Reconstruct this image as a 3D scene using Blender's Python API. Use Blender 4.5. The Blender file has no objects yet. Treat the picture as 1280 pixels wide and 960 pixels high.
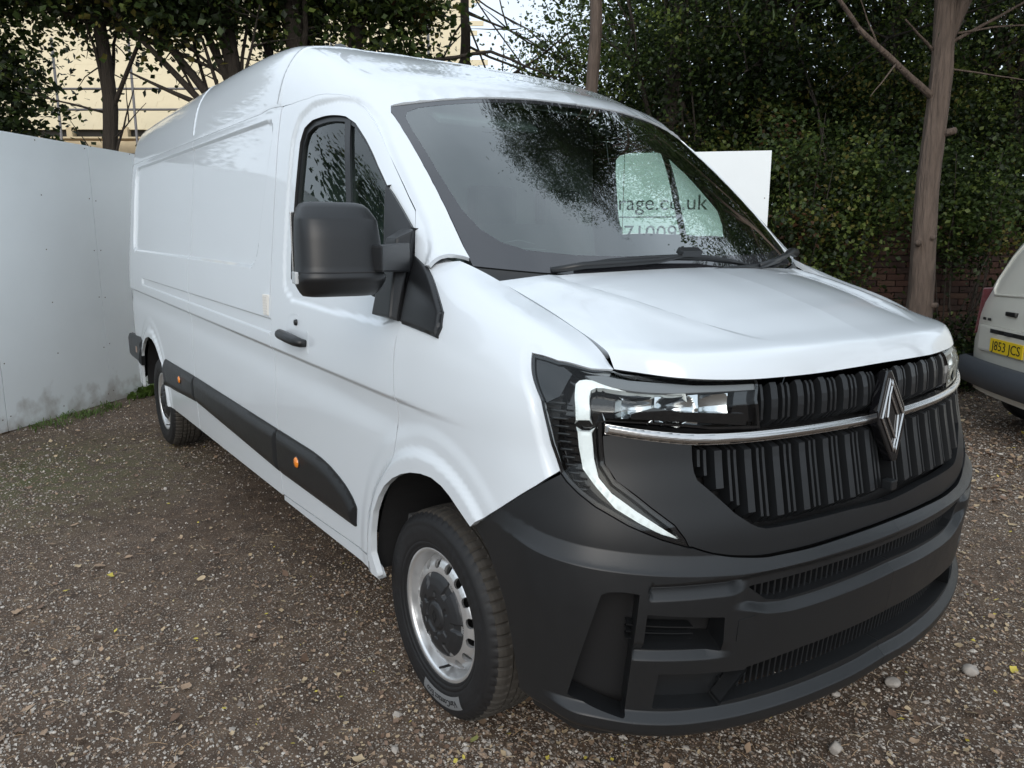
import bpy, bmesh, math, random
import numpy as np
from mathutils import Vector, Matrix
from mathutils.geometry import delaunay_2d_cdt
# ------------------------------------------------------------------ camera, world, sun, exposure
SC=bpy.context.scene; COL=SC.collection
def _cam():
    C=(2.00864,-2.10926,1.53744); yaw,pitch,roll,f=CAMP
    cd=bpy.data.cameras.new('camera'); cam=bpy.data.objects.new('camera',cd); COL.objects.link(cam)
    fw=Vector((math.cos(pitch)*math.cos(yaw),math.cos(pitch)*math.sin(yaw),math.sin(pitch)))
    r=fw.cross(Vector((0,0,1))).normalized(); u=r.cross(fw)
    r2=math.cos(roll)*r+math.sin(roll)*u; u2=-math.sin(roll)*r+math.cos(roll)*u
    M=Matrix((r2,u2,-fw)).transposed().to_4x4(); M.translation=Vector(C); cam.matrix_world=M
    cd.sensor_fit='HORIZONTAL'; cd.sensor_width=36.0; cd.lens=f/1280*36.0
    cd.clip_start=0.05; cd.clip_end=3000; SC.camera=cam
CAMP=(2.521677,-0.182006,0.001676,942.784)
_cam()
SUN_EL,SUN_AZ=math.radians(27),math.radians(320)      # direction the light comes from (math azimuth)
W=bpy.data.worlds.new('World'); SC.world=W; W.use_nodes=True
nt=W.node_tree; bg=nt.nodes['Background']; bg.inputs['Strength'].default_value=0.15
sky=nt.nodes.new('ShaderNodeTexSky'); sky.sky_type='NISHITA'; sky.sun_disc=False
sky.sun_elevation=SUN_EL; sky.sun_rotation=math.pi/2-SUN_AZ; sky.dust_density=5.0; sky.air_density=1.0; sky.ozone_density=1.0
# thin even cloud cover over the sky: greyed sky with soft cloud structure
tc=nt.nodes.new('ShaderNodeTexCoord'); mp=nt.nodes.new('ShaderNodeMapping'); mp.inputs['Scale'].default_value=(1.2,1.2,3.0)
nz=nt.nodes.new('ShaderNodeTexNoise'); nz.inputs['Scale'].default_value=1.7; nz.inputs['Detail'].default_value=6; nz.inputs['Roughness'].default_value=.55
cr=nt.nodes.new('ShaderNodeValToRGB'); cr.color_ramp.elements[0].position=.30; cr.color_ramp.elements[1].position=.72
cr.color_ramp.elements[0].color=(5.2,6.0,6.8,1); cr.color_ramp.elements[1].color=(7.3,8.2,9.1,1)
mx=nt.nodes.new('ShaderNodeMix'); mx.data_type='RGBA'; mx.inputs['Factor'].default_value=.85
nt.links.new(tc.outputs['Generated'],mp.inputs['Vector']); nt.links.new(mp.outputs['Vector'],nz.inputs['Vector'])
nt.links.new(nz.outputs['Fac'],cr.inputs['Fac']); nt.links.new(sky.outputs['Color'],mx.inputs['A']); nt.links.new(cr.outputs['Color'],mx.inputs['B'])
nt.links.new(mx.outputs['Result'],bg.inputs['Color'])
sl=bpy.data.lights.new('sun','SUN'); sl.energy=0.9; sl.angle=math.radians(40); sl.color=(1,.985,.96)
so=bpy.data.objects.new('sun',sl); COL.objects.link(so)
so.rotation_euler=Vector((math.cos(SUN_EL)*math.cos(SUN_AZ),math.cos(SUN_EL)*math.sin(SUN_AZ),math.sin(SUN_EL))).to_track_quat('Z','Y').to_euler()
SC.view_settings.view_transform='Standard'; SC.view_settings.look='None'; SC.view_settings.exposure=0.18; SC.view_settings.gamma=1.0
try:
    SC.cycles.max_bounces=8; SC.cycles.transparent_max_bounces=16; SC.cycles.use_denoising=True
except Exception: pass
# ------------------------------------------------------------------ helpers
rnd=random.Random(7); rg=np.random.default_rng(7)
def sst(t):
    t=np.clip(t,0,1); return t*t*(3-2*t)
def tagp(o,label=None,cat=None,group=None,kind=None):
    if label: o['label']=label
    if cat: o['category']=cat
    if group: o['group']=group
    if kind: o['kind']=kind
    return o
def empty(name,loc=(0,0,0),rz=0):
    o=bpy.data.objects.new(name,None); COL.objects.link(o); o.location=loc; o.rotation_euler=(0,0,rz); o.empty_display_size=.2; return o
def mkobj(name,me,parent=None,loc=None,rot=None,scale=None):
    o=bpy.data.objects.new(name,me); COL.objects.link(o)
    if parent: o.parent=parent
    if loc is not None:o.location=loc
    if rot is not None:o.rotation_euler=rot
    if scale is not None:o.scale=scale
    return o
def mesh(name,V,Fc,mats=(),smooth=False,mi=None):
    me=bpy.data.meshes.new(name)
    me.from_pydata([tuple(v) for v in V],[],[tuple(f) for f in Fc])
    for m in mats: me.materials.append(m)
    if mi is not None: me.polygons.foreach_set('material_index',np.array(mi,dtype=np.int32))
    if smooth: me.polygons.foreach_set('use_smooth',np.ones(len(me.polygons),dtype=bool))
    me.update(); return me
def fastmesh(name,V,Fc,mats=(),smooth=False,mi=None):
    """V (n,3), Fc (m,k) arrays, all faces with k corners"""
    V=np.asarray(V,np.float32);Fc=np.asarray(Fc,np.int32); me=bpy.data.meshes.new(name)
    me.vertices.add(len(V)); me.vertices.foreach_set('co',V.ravel())
    m,k=Fc.shape; me.loops.add(m*k); me.loops.foreach_set('vertex_index',Fc.ravel())
    me.polygons.add(m); me.polygons.foreach_set('loop_start',np.arange(m,dtype=np.int32)*k)
    for mt in mats: me.materials.append(mt)
    if mi is not None: me.polygons.foreach_set('material_index',np.asarray(mi,np.int32))
    me.polygons.foreach_set('use_smooth',np.full(m,smooth,dtype=bool))
    me.update(calc_edges=True); return me
def bm_mesh(name,bm,mats=(),smooth=False):
    me=bpy.data.meshes.new(name); bm.to_mesh(me); bm.free()
    for m in mats: me.materials.append(m)
    if smooth:
        for p in me.polygons:p.use_smooth=True
    return me
def box_bm(bm,c,s,rot=None,bev=0,mi=0):
    r=bmesh.ops.create_cube(bm,size=1)
    M=Matrix.Translation(Vector(c))@(rot.to_4x4() if rot is not None else Matrix())@Matrix.Diagonal((s[0],s[1],s[2],1))
    bmesh.ops.transform(bm,matrix=M,verts=r['verts'])
    fs={f for v in r['verts'] for f in v.link_faces}
    for f in fs:f.material_index=mi
    if bev>0:
        es=list({e for v in r['verts'] for e in v.link_edges})
        g=bmesh.ops.bevel(bm,geom=es,offset=bev,segments=2,affect='EDGES',profile=.7)
        for f in g['faces']: f.material_index=mi
    return r
def box(name,c,s,mat,parent=None,bev=0,rot=None,smooth=False):
    bm=bmesh.new(); box_bm(bm,c,s,rot,bev); return mkobj(name,bm_mesh(name,bm,[mat],smooth),parent)
def tube(pts,rad,n=8,cap=True):
    """returns V,F of a tube along pts with radii rad"""
    pts=np.array(pts,float); m=len(pts); rad=np.broadcast_to(np.array(rad,float),(m,))
    V=[];Fc=[]
    T=np.gradient(pts,axis=0); T/=np.linalg.norm(T,axis=1)[:,None]+1e-12
    ref=np.array([0,0,1.]) if abs(T[0][2])<.8 else np.array([1.,0,0])
    a=np.cross(T[0],ref);a/=np.linalg.norm(a)
    for i in range(m):
        a=a-T[i]*(a@T[i]); a/=np.linalg.norm(a)+1e-12; b=np.cross(T[i],a)
        for k in range(n):
            t=2*math.pi*k/n; V.append(pts[i]+rad[i]*(math.cos(t)*a+math.sin(t)*b))
    for i in range(m-1):
        for k in range(n):
            k2=(k+1)%n; Fc.append((i*n+k,i*n+k2,(i+1)*n+k2,(i+1)*n+k))
    if cap:
        Fc.append(tuple(range(n))[::-1]); Fc.append(tuple((m-1)*n+k for k in range(n)))
    return V,Fc
def tubes_obj(name,lst,mat,parent=None,smooth=True):
    V=[];Fc=[]
    for pts,rad,n in lst:
        v,f=tube(pts,rad,n); o=len(V); V+=v; Fc+=[tuple(i+o for i in q) for q in f]
    return mkobj(name,mesh(name,V,Fc,[mat],smooth),parent)
def lathe(name,prof,mat,n=64,parent=None,axis='y',smooth=True,mats=None,mis=None):
    """prof: list of (r, t) ; revolve round the y axis, t along -y (outwards)"""
    V=[];Fc=[];mi=[]
    for (r,t) in prof:
        for k in range(n):
            a=2*math.pi*k/n; V.append((r*math.cos(a),-t,r*math.sin(a)))
    for i in range(len(prof)-1):
        for k in range(n):
            k2=(k+1)%n; Fc.append((i*n+k,i*n+k2,(i+1)*n+k2,(i+1)*n+k)); mi.append(mis[i] if mis else 0)
    me=mesh(name,V,Fc,mats or [mat],smooth,mi); return mkobj(name,me,parent)
# ------------------------------------------------------------------ materials
MATS={}
def nmat(name):
    m=bpy.data.materials.new(name); m.use_nodes=True; MATS[name]=m
    return m,m.node_tree,m.node_tree.nodes['Principled BSDF']
def simple(name,col,rough=.5,metal=0,coat=0,coatr=.03,noise=0,nscale=30,bump=0,bscale=200,spec=None,rvar=0):
    m,nt,b=nmat(name); b.inputs['Base Color'].default_value=(*col,1); b.inputs['Roughness'].default_value=rough; b.inputs['Metallic'].default_value=metal
    b.inputs['Coat Weight'].default_value=coat; b.inputs['Coat Roughness'].default_value=coatr
    if spec is not None: b.inputs['Specular IOR Level'].default_value=spec
    tc=nt.nodes.new('ShaderNodeTexCoord')
    if noise:
        n=nt.nodes.new('ShaderNodeTexNoise'); n.inputs['Scale'].default_value=nscale; n.inputs['Detail'].default_value=5; nt.links.new(tc.outputs['Object'],n.inputs['Vector'])
        mx=nt.nodes.new('ShaderNodeMix'); mx.data_type='RGBA'
        mx.inputs['A'].default_value=tuple(max(0,c*(1-noise)) for c in col)+(1,); mx.inputs['B'].default_value=tuple(min(1,c*(1+noise)) for c in col)+(1,)
        nt.links.new(n.outputs['Fac'],mx.inputs['Factor']); nt.links.new(mx.outputs['Result'],b.inputs['Base Color'])
        if rvar:
            mr=nt.nodes.new('ShaderNodeMapRange'); mr.inputs['To Min'].default_value=rough-rvar; mr.inputs['To Max'].default_value=rough+rvar
            nt.links.new(n.outputs['Fac'],mr.inputs['Value']); nt.links.new(mr.outputs['Result'],b.inputs['Roughness'])
    if bump:
        n2=nt.nodes.new('ShaderNodeTexNoise'); n2.inputs['Scale'].default_value=bscale; n2.inputs['Detail'].default_value=3; nt.links.new(tc.outputs['Object'],n2.inputs['Vector'])
        bp=nt.nodes.new('ShaderNodeBump'); bp.inputs['Strength'].default_value=bump; bp.inputs['Distance'].default_value=.002
        nt.links.new(n2.outputs['Fac'],bp.inputs['Height']); nt.links.new(bp.outputs['Normal'],b.inputs['Normal'])
    return m
def two_sided(m,back=(.03,.03,.032)):
    nt=m.node_tree; b=nt.nodes['Principled BSDF']; out=nt.nodes['Material Output']
    g=nt.nodes.new('ShaderNodeNewGeometry'); d=nt.nodes.new('ShaderNodeBsdfDiffuse'); d.inputs['Color'].default_value=(*back,1)
    mx=nt.nodes.new('ShaderNodeMixShader'); nt.links.new(g.outputs['Backfacing'],mx.inputs[0]); nt.links.new(b.outputs[0],mx.inputs[1]); nt.links.new(d.outputs[0],mx.inputs[2]); nt.links.new(mx.outputs[0],out.inputs[0])
def glassy(name,tint,ior=1.5,rough=0.0,extra=1.0):
    m=bpy.data.materials.new(name); m.use_nodes=True; nt=m.node_tree; MATS[name]=m
    for n in list(nt.nodes):
        if n.type!='OUTPUT_MATERIAL': nt.nodes.remove(n)
    out=nt.nodes['Material Output']
    t=nt.nodes.new('ShaderNodeBsdfTransparent'); t.inputs['Color'].default_value=(*tint,1)
    g=nt.nodes.new('ShaderNodeBsdfGlossy'); g.inputs['Roughness'].default_value=rough; g.inputs['Color'].default_value=(.96,.98,.97,1)
    fr=nt.nodes.new('ShaderNodeFresnel'); fr.inputs['IOR'].default_value=ior
    ge_=nt.nodes.new('ShaderNodeNewGeometry'); iv=nt.nodes.new('ShaderNodeMapRange'); iv.inputs['To Min'].default_value=ior; iv.inputs['To Max'].default_value=1/ior; nt.links.new(ge_.outputs['Backfacing'],iv.inputs['Value']); nt.links.new(iv.outputs[0],fr.inputs['IOR'])
    mu=nt.nodes.new('ShaderNodeMath'); mu.operation='MULTIPLY'; mu.inputs[1].default_value=extra; mu.use_clamp=True
    mx=nt.nodes.new('ShaderNodeMixShader')
    nt.links.new(fr.outputs[0],mu.inputs[0]); nt.links.new(mu.outputs[0],mx.inputs[0]); nt.links.new(t.outputs[0],mx.inputs[1]); nt.links.new(g.outputs[0],mx.inputs[2]); nt.links.new(mx.outputs[0],out.inputs[0])
    return m
M_paint=simple('white_paint',(.70,.745,.785),.35,coat=1.0,coatr=.045,noise=.012,nscale=3); two_sided(M_paint)
M_plas=simple('dark_grained_plastic',(.0120,.0128,.0140),.38,noise=.10,nscale=25,bump=.12,bscale=700,rvar=.05)
M_plas2=simple('satin_dark_plastic',(.0125,.0135,.0148),.36,noise=.08,nscale=18)
M_seam=simple('seam_shadow_gap',(.02,.02,.021),.8)
M_gloss=simple('gloss_black',(.006,.006,.007),.06,coat=.5)
M_black=simple('flat_black',(.008,.008,.009),.85)
M_rubber=simple('tyre_rubber',(.010,.010,.011),.62,noise=.25,nscale=40,bump=.2,bscale=350,rvar=.12)
M_frit=simple('glass_black_border',(.030,.030,.034),.03,coat=1.0,coatr=.0)
M_chrome=simple('brushed_chrome',(.60,.59,.58),.24,metal=1)
M_silver=simple('wheel_silver',(.74,.745,.75),.28,metal=.75,noise=.05,nscale=60)
M_drl=simple('light_guide_white',(.88,.92,.91),.22,coat=.6)
M_reflect=simple('lamp_reflector',(.72,.74,.75),.12,metal=1)
M_amber=simple('amber_lens',(.85,.25,.02),.2,coat=.8)
M_glass=glassy('windscreen_glass',(.74,.88,.82),1.55,0,3.0)
M_sglass=glassy('side_glass',(.66,.83,.76),1.5,0,1.4)
M_lens=glassy('lamp_lens',(.95,.97,.97),1.45,0,.6)
M_int=simple('cab_trim',(.10,.105,.11),.7,noise=.15,nscale=20)
M_liner=simple('headlining',(.40,.41,.41),.9)
M_seat=simple('seat_fabric',(.05,.052,.056),.9,noise=.3,nscale=120)
M_foam=simple('door_block_foam',(.72,.70,.66),.7,noise=.05)


def pchip_slopes(x,Y):
    h=np.diff(x); d=(Y[1:]-Y[:-1])/h.reshape((-1,)+(1,)*(Y.ndim-1)); n=len(x)
    m=np.zeros_like(Y); m[0]=d[0]; m[-1]=d[-1]
    hh=h.reshape((-1,)+(1,)*(Y.ndim-1))
    w1=2*hh[1:]+hh[:-1]; w2=hh[1:]+2*hh[:-1]
    a,b=d[:-1],d[1:]
    with np.errstate(divide='ignore',invalid='ignore'):
        q=(w1+w2)/(w1/a+w2/b)
    m[1:-1]=np.where(a*b>0,q,0)
    return m
def pchip(x,Y,t):
    x=np.asarray(x,float);Y=np.asarray(Y,float);t=np.atleast_1d(t)
    m=pchip_slopes(x,Y); i=np.clip(np.searchsorted(x,t,side='right')-1,0,len(x)-2)
    h=(x[i+1]-x[i]); u=(t-x[i])/h
    sh=(-1,)+(1,)*(Y.ndim-1); u=u.reshape(sh);h=h.reshape(sh)
    return Y[i]*(2*u**3-3*u**2+1)+h*m[i]*(u**3-2*u**2+u)+Y[i+1]*(-2*u**3+3*u**2)+h*m[i+1]*(u**3-u**2)
class Net:
    """interpolating surface: knots a (cols), b (rows), pts[len(a),len(b),3]; smooth C1"""
    def __init__(s,a,b,pts,cub=False):
        s.a=np.array(a,float);s.b=np.array(b,float);s.p=np.array(pts,float)
        # dense pre-evaluation
        na=max(220,len(a)*24); nb=max(120,len(b)*16)
        s.ta=np.linspace(s.a[0],s.a[-1],na); s.tb=np.linspace(s.b[0],s.b[-1],nb)
        g=pchip(s.a,s.p,s.ta); g=pchip(s.b,g.transpose(1,0,2),s.tb).transpose(1,0,2)
        s.g=g
        s.sa,s.sb=None,None
    def smooth(s,k,ax):
        # box smoothing of the dense grid to soften C2 breaks, ends kept
        g=s.g
        for _ in range(k):
            if ax==0:
                n=g.copy(); n[1:-1]=.25*g[:-2]+.5*g[1:-1]+.25*g[2:]
            else:
                n=g.copy(); n[:,1:-1]=.25*g[:,:-2]+.5*g[:,1:-1]+.25*g[:,2:]
            g=n
        s.g=g; return s
    def __call__(s,a,b):
        a=np.clip(np.asarray(a,float),s.a[0],s.a[-1]);b=np.clip(np.asarray(b,float),s.b[0],s.b[-1])
        na,nb=s.g.shape[:2]
        fa=(a-s.a[0])/(s.a[-1]-s.a[0])*(na-1);fb=(b-s.b[0])/(s.b[-1]-s.b[0])*(nb-1)
        # catmull-rom bicubic on the dense grid
        ia=np.clip(fa.astype(int),0,na-2);ib=np.clip(fb.astype(int),0,nb-2)
        ua=fa-ia;ub=fb-ib
        def w(u): return [(-u+2*u*u-u**3)/2,(2-5*u*u+3*u**3)/2,(u+4*u*u-3*u**3)/2,(-u*u+u**3)/2]
        wa=w(ua);wb=w(ub);out=0
        for i in range(4):
            A=np.clip(ia+i-1,0,na-1)
            for j in range(4):
                B=np.clip(ib+j-1,0,nb-1)
                out=out+(wa[i]*wb[j])[...,None]*s.g[A,B]
        return out
# ---------------- NET A: side + roof (right side: y negative). rows by q
RZ=[.22,.45,.75,1.05,1.30,1.60,1.85,2.02]
RW=[1.020,1.034,1.040,1.040,1.034,1.018,.997,.972]
# station: x, pillar scale fz(top of straight part), w there, corner mids, zr centre
def secA(x):
    # w/z of upper rows as functions of x
    X=[-5.30,-5.0,-4.0,-3.0,-2.0,-1.5,-1.2,-.95,-.75,-.55,-.3,-.1,.1]
    z7=[2.10,2.11,2.12,2.12,2.11,2.10,2.05,1.98,1.90,1.80,1.62,1.47,1.36]   # top of flat side
    w7=[.945,.955,.957,.957,.957,.955,.950,.940,.930,.925,.935,.955,.98]
    z8=[2.31,2.33,2.34,2.34,2.325,2.30,2.235,2.145,2.04,1.925,1.715,1.545,1.42]
    w8=[.90,.905,.905,.905,.905,.90,.89,.878,.868,.868,.885,.905,.93]
    z9=[2.42,2.45,2.465,2.465,2.45,2.415,2.33,2.215,2.115,1.985,1.76,1.578,1.45]
    w9=[.80,.80,.80,.80,.80,.80,.80,.805,.81,.812,.825,.845,.87]
    z10=[2.445,2.475,2.49,2.49,2.475,2.435,2.345,2.24,2.155,2.05,1.8,1.6,1.46]
    w10=[.66,.66,.66,.66,.66,.66,.68,.70,.72,.74,.77,.80,.83]
    z11=[2.45,2.48,2.495,2.495,2.48,2.44,2.36,2.27,2.205,2.13,1.93,1.66,1.47]
    w11=[.40,.40,.40,.40,.40,.40,.40,.40,.40,.40,.40,.40,.40]
    z12=[2.45,2.48,2.495,2.495,2.48,2.445,2.37,2.285,2.225,2.15,1.96,1.68,1.475]
    f=lambda a:float(pchip(X,np.array(a),x)[0])
    rows=[]
    zt=f(z7);wt=f(w7)
    # lower rows fixed to 1.30; two rows between 1.30 and z7
    for z,w in zip(RZ[:4],RW[:4]): rows.append((w,z))
    z4=1.20 ; w4=1.037
    rows.append((w4,z4))
    for k in (1/3.,2/3.):
        z=z4+(zt-z4)*k
        w=w4+(wt-w4)*k + .012*(1 if k<.5 else .9)*min(1,(zt-z4)/.7)
        rows.append((w,z))
    rows.append((wt,zt))
    rows+= [(f(w8),f(z8)),(f(w9),f(z9)),(f(w10),f(z10)),(f(w11),f(z11)),(0,f(z12))]
    return [(x,-w,z) for w,z in rows]
XA=[-5.30,-5.0,-4.5,-4.0,-3.5,-3.0,-2.5,-2.0,-1.7,-1.5,-1.35,-1.2,-1.05,-.95,-.85,-.75,-.65,-.55,-.4,-.3,-.2,-.1,.1]
# rear corner rounding: x<-5.15 shrink w
PA=[]
for x in XA:
    r=secA(x)
    PA.append(r)
QA=list(range(len(PA[0])))
netA=Net(XA,QA,PA).smooth(3,0).smooth(6,1)
# ---------------- NET F: front wrap
def sideW(z):
    return float(pchip([.22,.45,.75,1.05,1.20,1.30,1.45,1.6],np.array([1.020,1.034,1.040,1.040,1.037,1.030,1.012,.985]),z)[0])
base=[(-.6,1.04),(-.3,1.04),(0,1.04),(.2,1.035),(.4,1.016),(.55,.975),(.645,.92),(.72,.83),(.785,.70),(.835,.54),(.88,.30),(.90,0)]
zF=[.22,.30,.42,.55,.68,.80,.92,1.02,1.10]
dF=[-.03,.015,.03,.045,.055,.05,.028,.008,0.0]
kF=[0,0,0,.0,.25,.6,.9,1,1,1,1,1]
topF=[ # rows after z=1.10 : (x,w,z)
 [(-.6,1.037,1.20),(-.6,1.022,1.34),(-.6,1.0,1.47),(-.6,.985,1.55)],
 [(-.3,1.037,1.20),(-.3,1.018,1.32),(-.3,.985,1.44),(-.3,.965,1.50)],
 [(0,1.035,1.20),(0,1.012,1.31),(0,.965,1.405),(0,.905,1.455)],
 [(.2,1.028,1.19),(.2,1.005,1.275),(.2,.95,1.36),(.2,.885,1.395)],
 [(.4,1.006,1.17),(.4,.985,1.235),(.4,.935,1.305),(.4,.87,1.337)],
 [(.55,.965,1.155),(.545,.948,1.20),(.535,.91,1.255),(.525,.86,1.285)],
 [(.645,.915,1.14),(.635,.90,1.175),(.62,.88,1.21),(.60,.85,1.24)],
 [(.72,.83,1.135),(.712,.825,1.16),(.70,.815,1.185),(.675,.805,1.21)],
 [(.785,.70,1.135),(.78,.697,1.16),(.775,.693,1.178),(.762,.687,1.197)],
 [(.835,.54,1.135),(.83,.538,1.16),(.825,.535,1.178),(.815,.53,1.195)],
 [(.88,.30,1.135),(.875,.30,1.16),(.871,.30,1.178),(.86,.30,1.193)],
 [(.90,0,1.135),(.895,0,1.16),(.89,0,1.178),(.878,0,1.193)]]
last=[(-.6,.97,1.63),(-.3,.94,1.56),(0,.842,1.478),(.2,.80,1.402),(.4,.80,1.340),(.52,.80,1.297),(.575,.80,1.265),(.62,.80,1.228),(.74,.682,1.212),(.795,.525,1.207),(.84,.30,1.203),(.86,0,1.203)]
PF=[]
nrm=[]
b=np.array(base)
for i in range(len(b)):
    t=b[min(i+1,len(b)-1)]-b[max(i-1,0)]
    if i==len(b)-1: t=np.array([0.,-1.])
    n=np.array([-t[1],t[0]]);n/=np.linalg.norm(n);nrm.append(n)
for i in range(len(b)):
    col=[]
    for z,d in zip(zF,dF):
        w=b[i,1]-(1.04-sideW(z))*(1-kF[i])
        x=b[i,0]
        col.append((x+nrm[i][0]*d*kF[i],-(w+nrm[i][1]*d*kF[i]),z))
    for (x,w,z) in topF[i]: col.append((x,-w,z))
    x,w,z=last[i]; col.append((x,-w,z))
    PF.append(col)
SF=[-.6,-.3,0,.2,.4,.565,.68,.80,.95,1.12,1.36,1.66]  # approx arc length
_c,_d=PF[-1],PF[-2]
PF.insert(-1,[(c_[0]-(c_[0]-d_[0])*.0711,-.08,c_[2]-(c_[2]-d_[2])*.0711) for c_,d_ in zip(_c,_d)]); SF.insert(-1,1.58)
netF=Net(SF,list(range(len(PF[0]))),PF).smooth(20,0).smooth(8,1)
# ---------------- BONNET
sideB=[(.09,.795,1.430),(.22,.795,1.395),(.36,.795,1.352),(.47,.795,1.313),(.545,.797,1.288),(.592,.80,1.267),(.608,.80,1.246),(.617,.80,1.228)]
cenB=[(.22,0,1.475),(.36,0,1.448),(.52,0,1.408),(.66,0,1.360),(.775,0,1.306),(.862,0,1.270),(.880,0,1.241),(.886,0,1.228)]
PB=[]
UB=[0,.2,.4,.6,.75,.88,1.0]
frontshape=pchip([0,.30,.53,.68,.80],np.array([.886,.868,.825,.765,.617]),np.array(UB)*.8)
for k in range(8):
    xs,ws,zs=sideB[k];xc,_,zc=cenB[k]
    f=k/7.
    row=[]
    for j,u in enumerate(UB):
        y=u*ws
        # x: blend between parabola (rear) and front shape
        xp=xc-(xc-xs)*u**2
        r=(.886-frontshape[j])/(.886-.617); xf=xc-(xc-xs)*r
        g=min(1,max(0,(f-.2)/.6))
        x=xp*(1-g)+xf*g
        z=zc-(zc-zs)*u**2.2
        if k==7: z=[1.208,1.205,1.203,1.203,1.207,1.214,1.228][j]
        if k==6: z=[1.232,1.229,1.226,1.225,1.227,1.232,1.243][j]
        row.append((x,-y,z))
    PB.append(row)
netB=Net(range(8),UB,PB).smooth(3,0).smooth(8,1)
# ---------------- WINDSCREEN (u across 0 centre..1 edge ; v 0 top..1 bottom)
PW=[]
gt=(-.632,.791,2.042);gb=(.005,.832,1.475)
ct=(-.49,0,2.11);cb=(.235,0,1.43)
VW=[0,.33,.66,1.0];UW=[0,.25,.5,.75,.9,1.0]
for v in VW:
    row=[]
    for u in UW:
        E=np.array(gt)*(1-v)+np.array(gb)*v; C=np.array(ct)*(1-v)+np.array(cb)*v
        bul=.03*4*v*(1-v)
        k=u**2.4
        x=C[0]*(1-k)+E[0]*k; z=C[2]*(1-k)+E[2]*k
        y=(u)*E[1]
        row.append((x+bul*.5,-y,z+bul*.5))
    PW.append(row)
netW=Net(VW,UW,PW).smooth(8,0).smooth(8,1)

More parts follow.
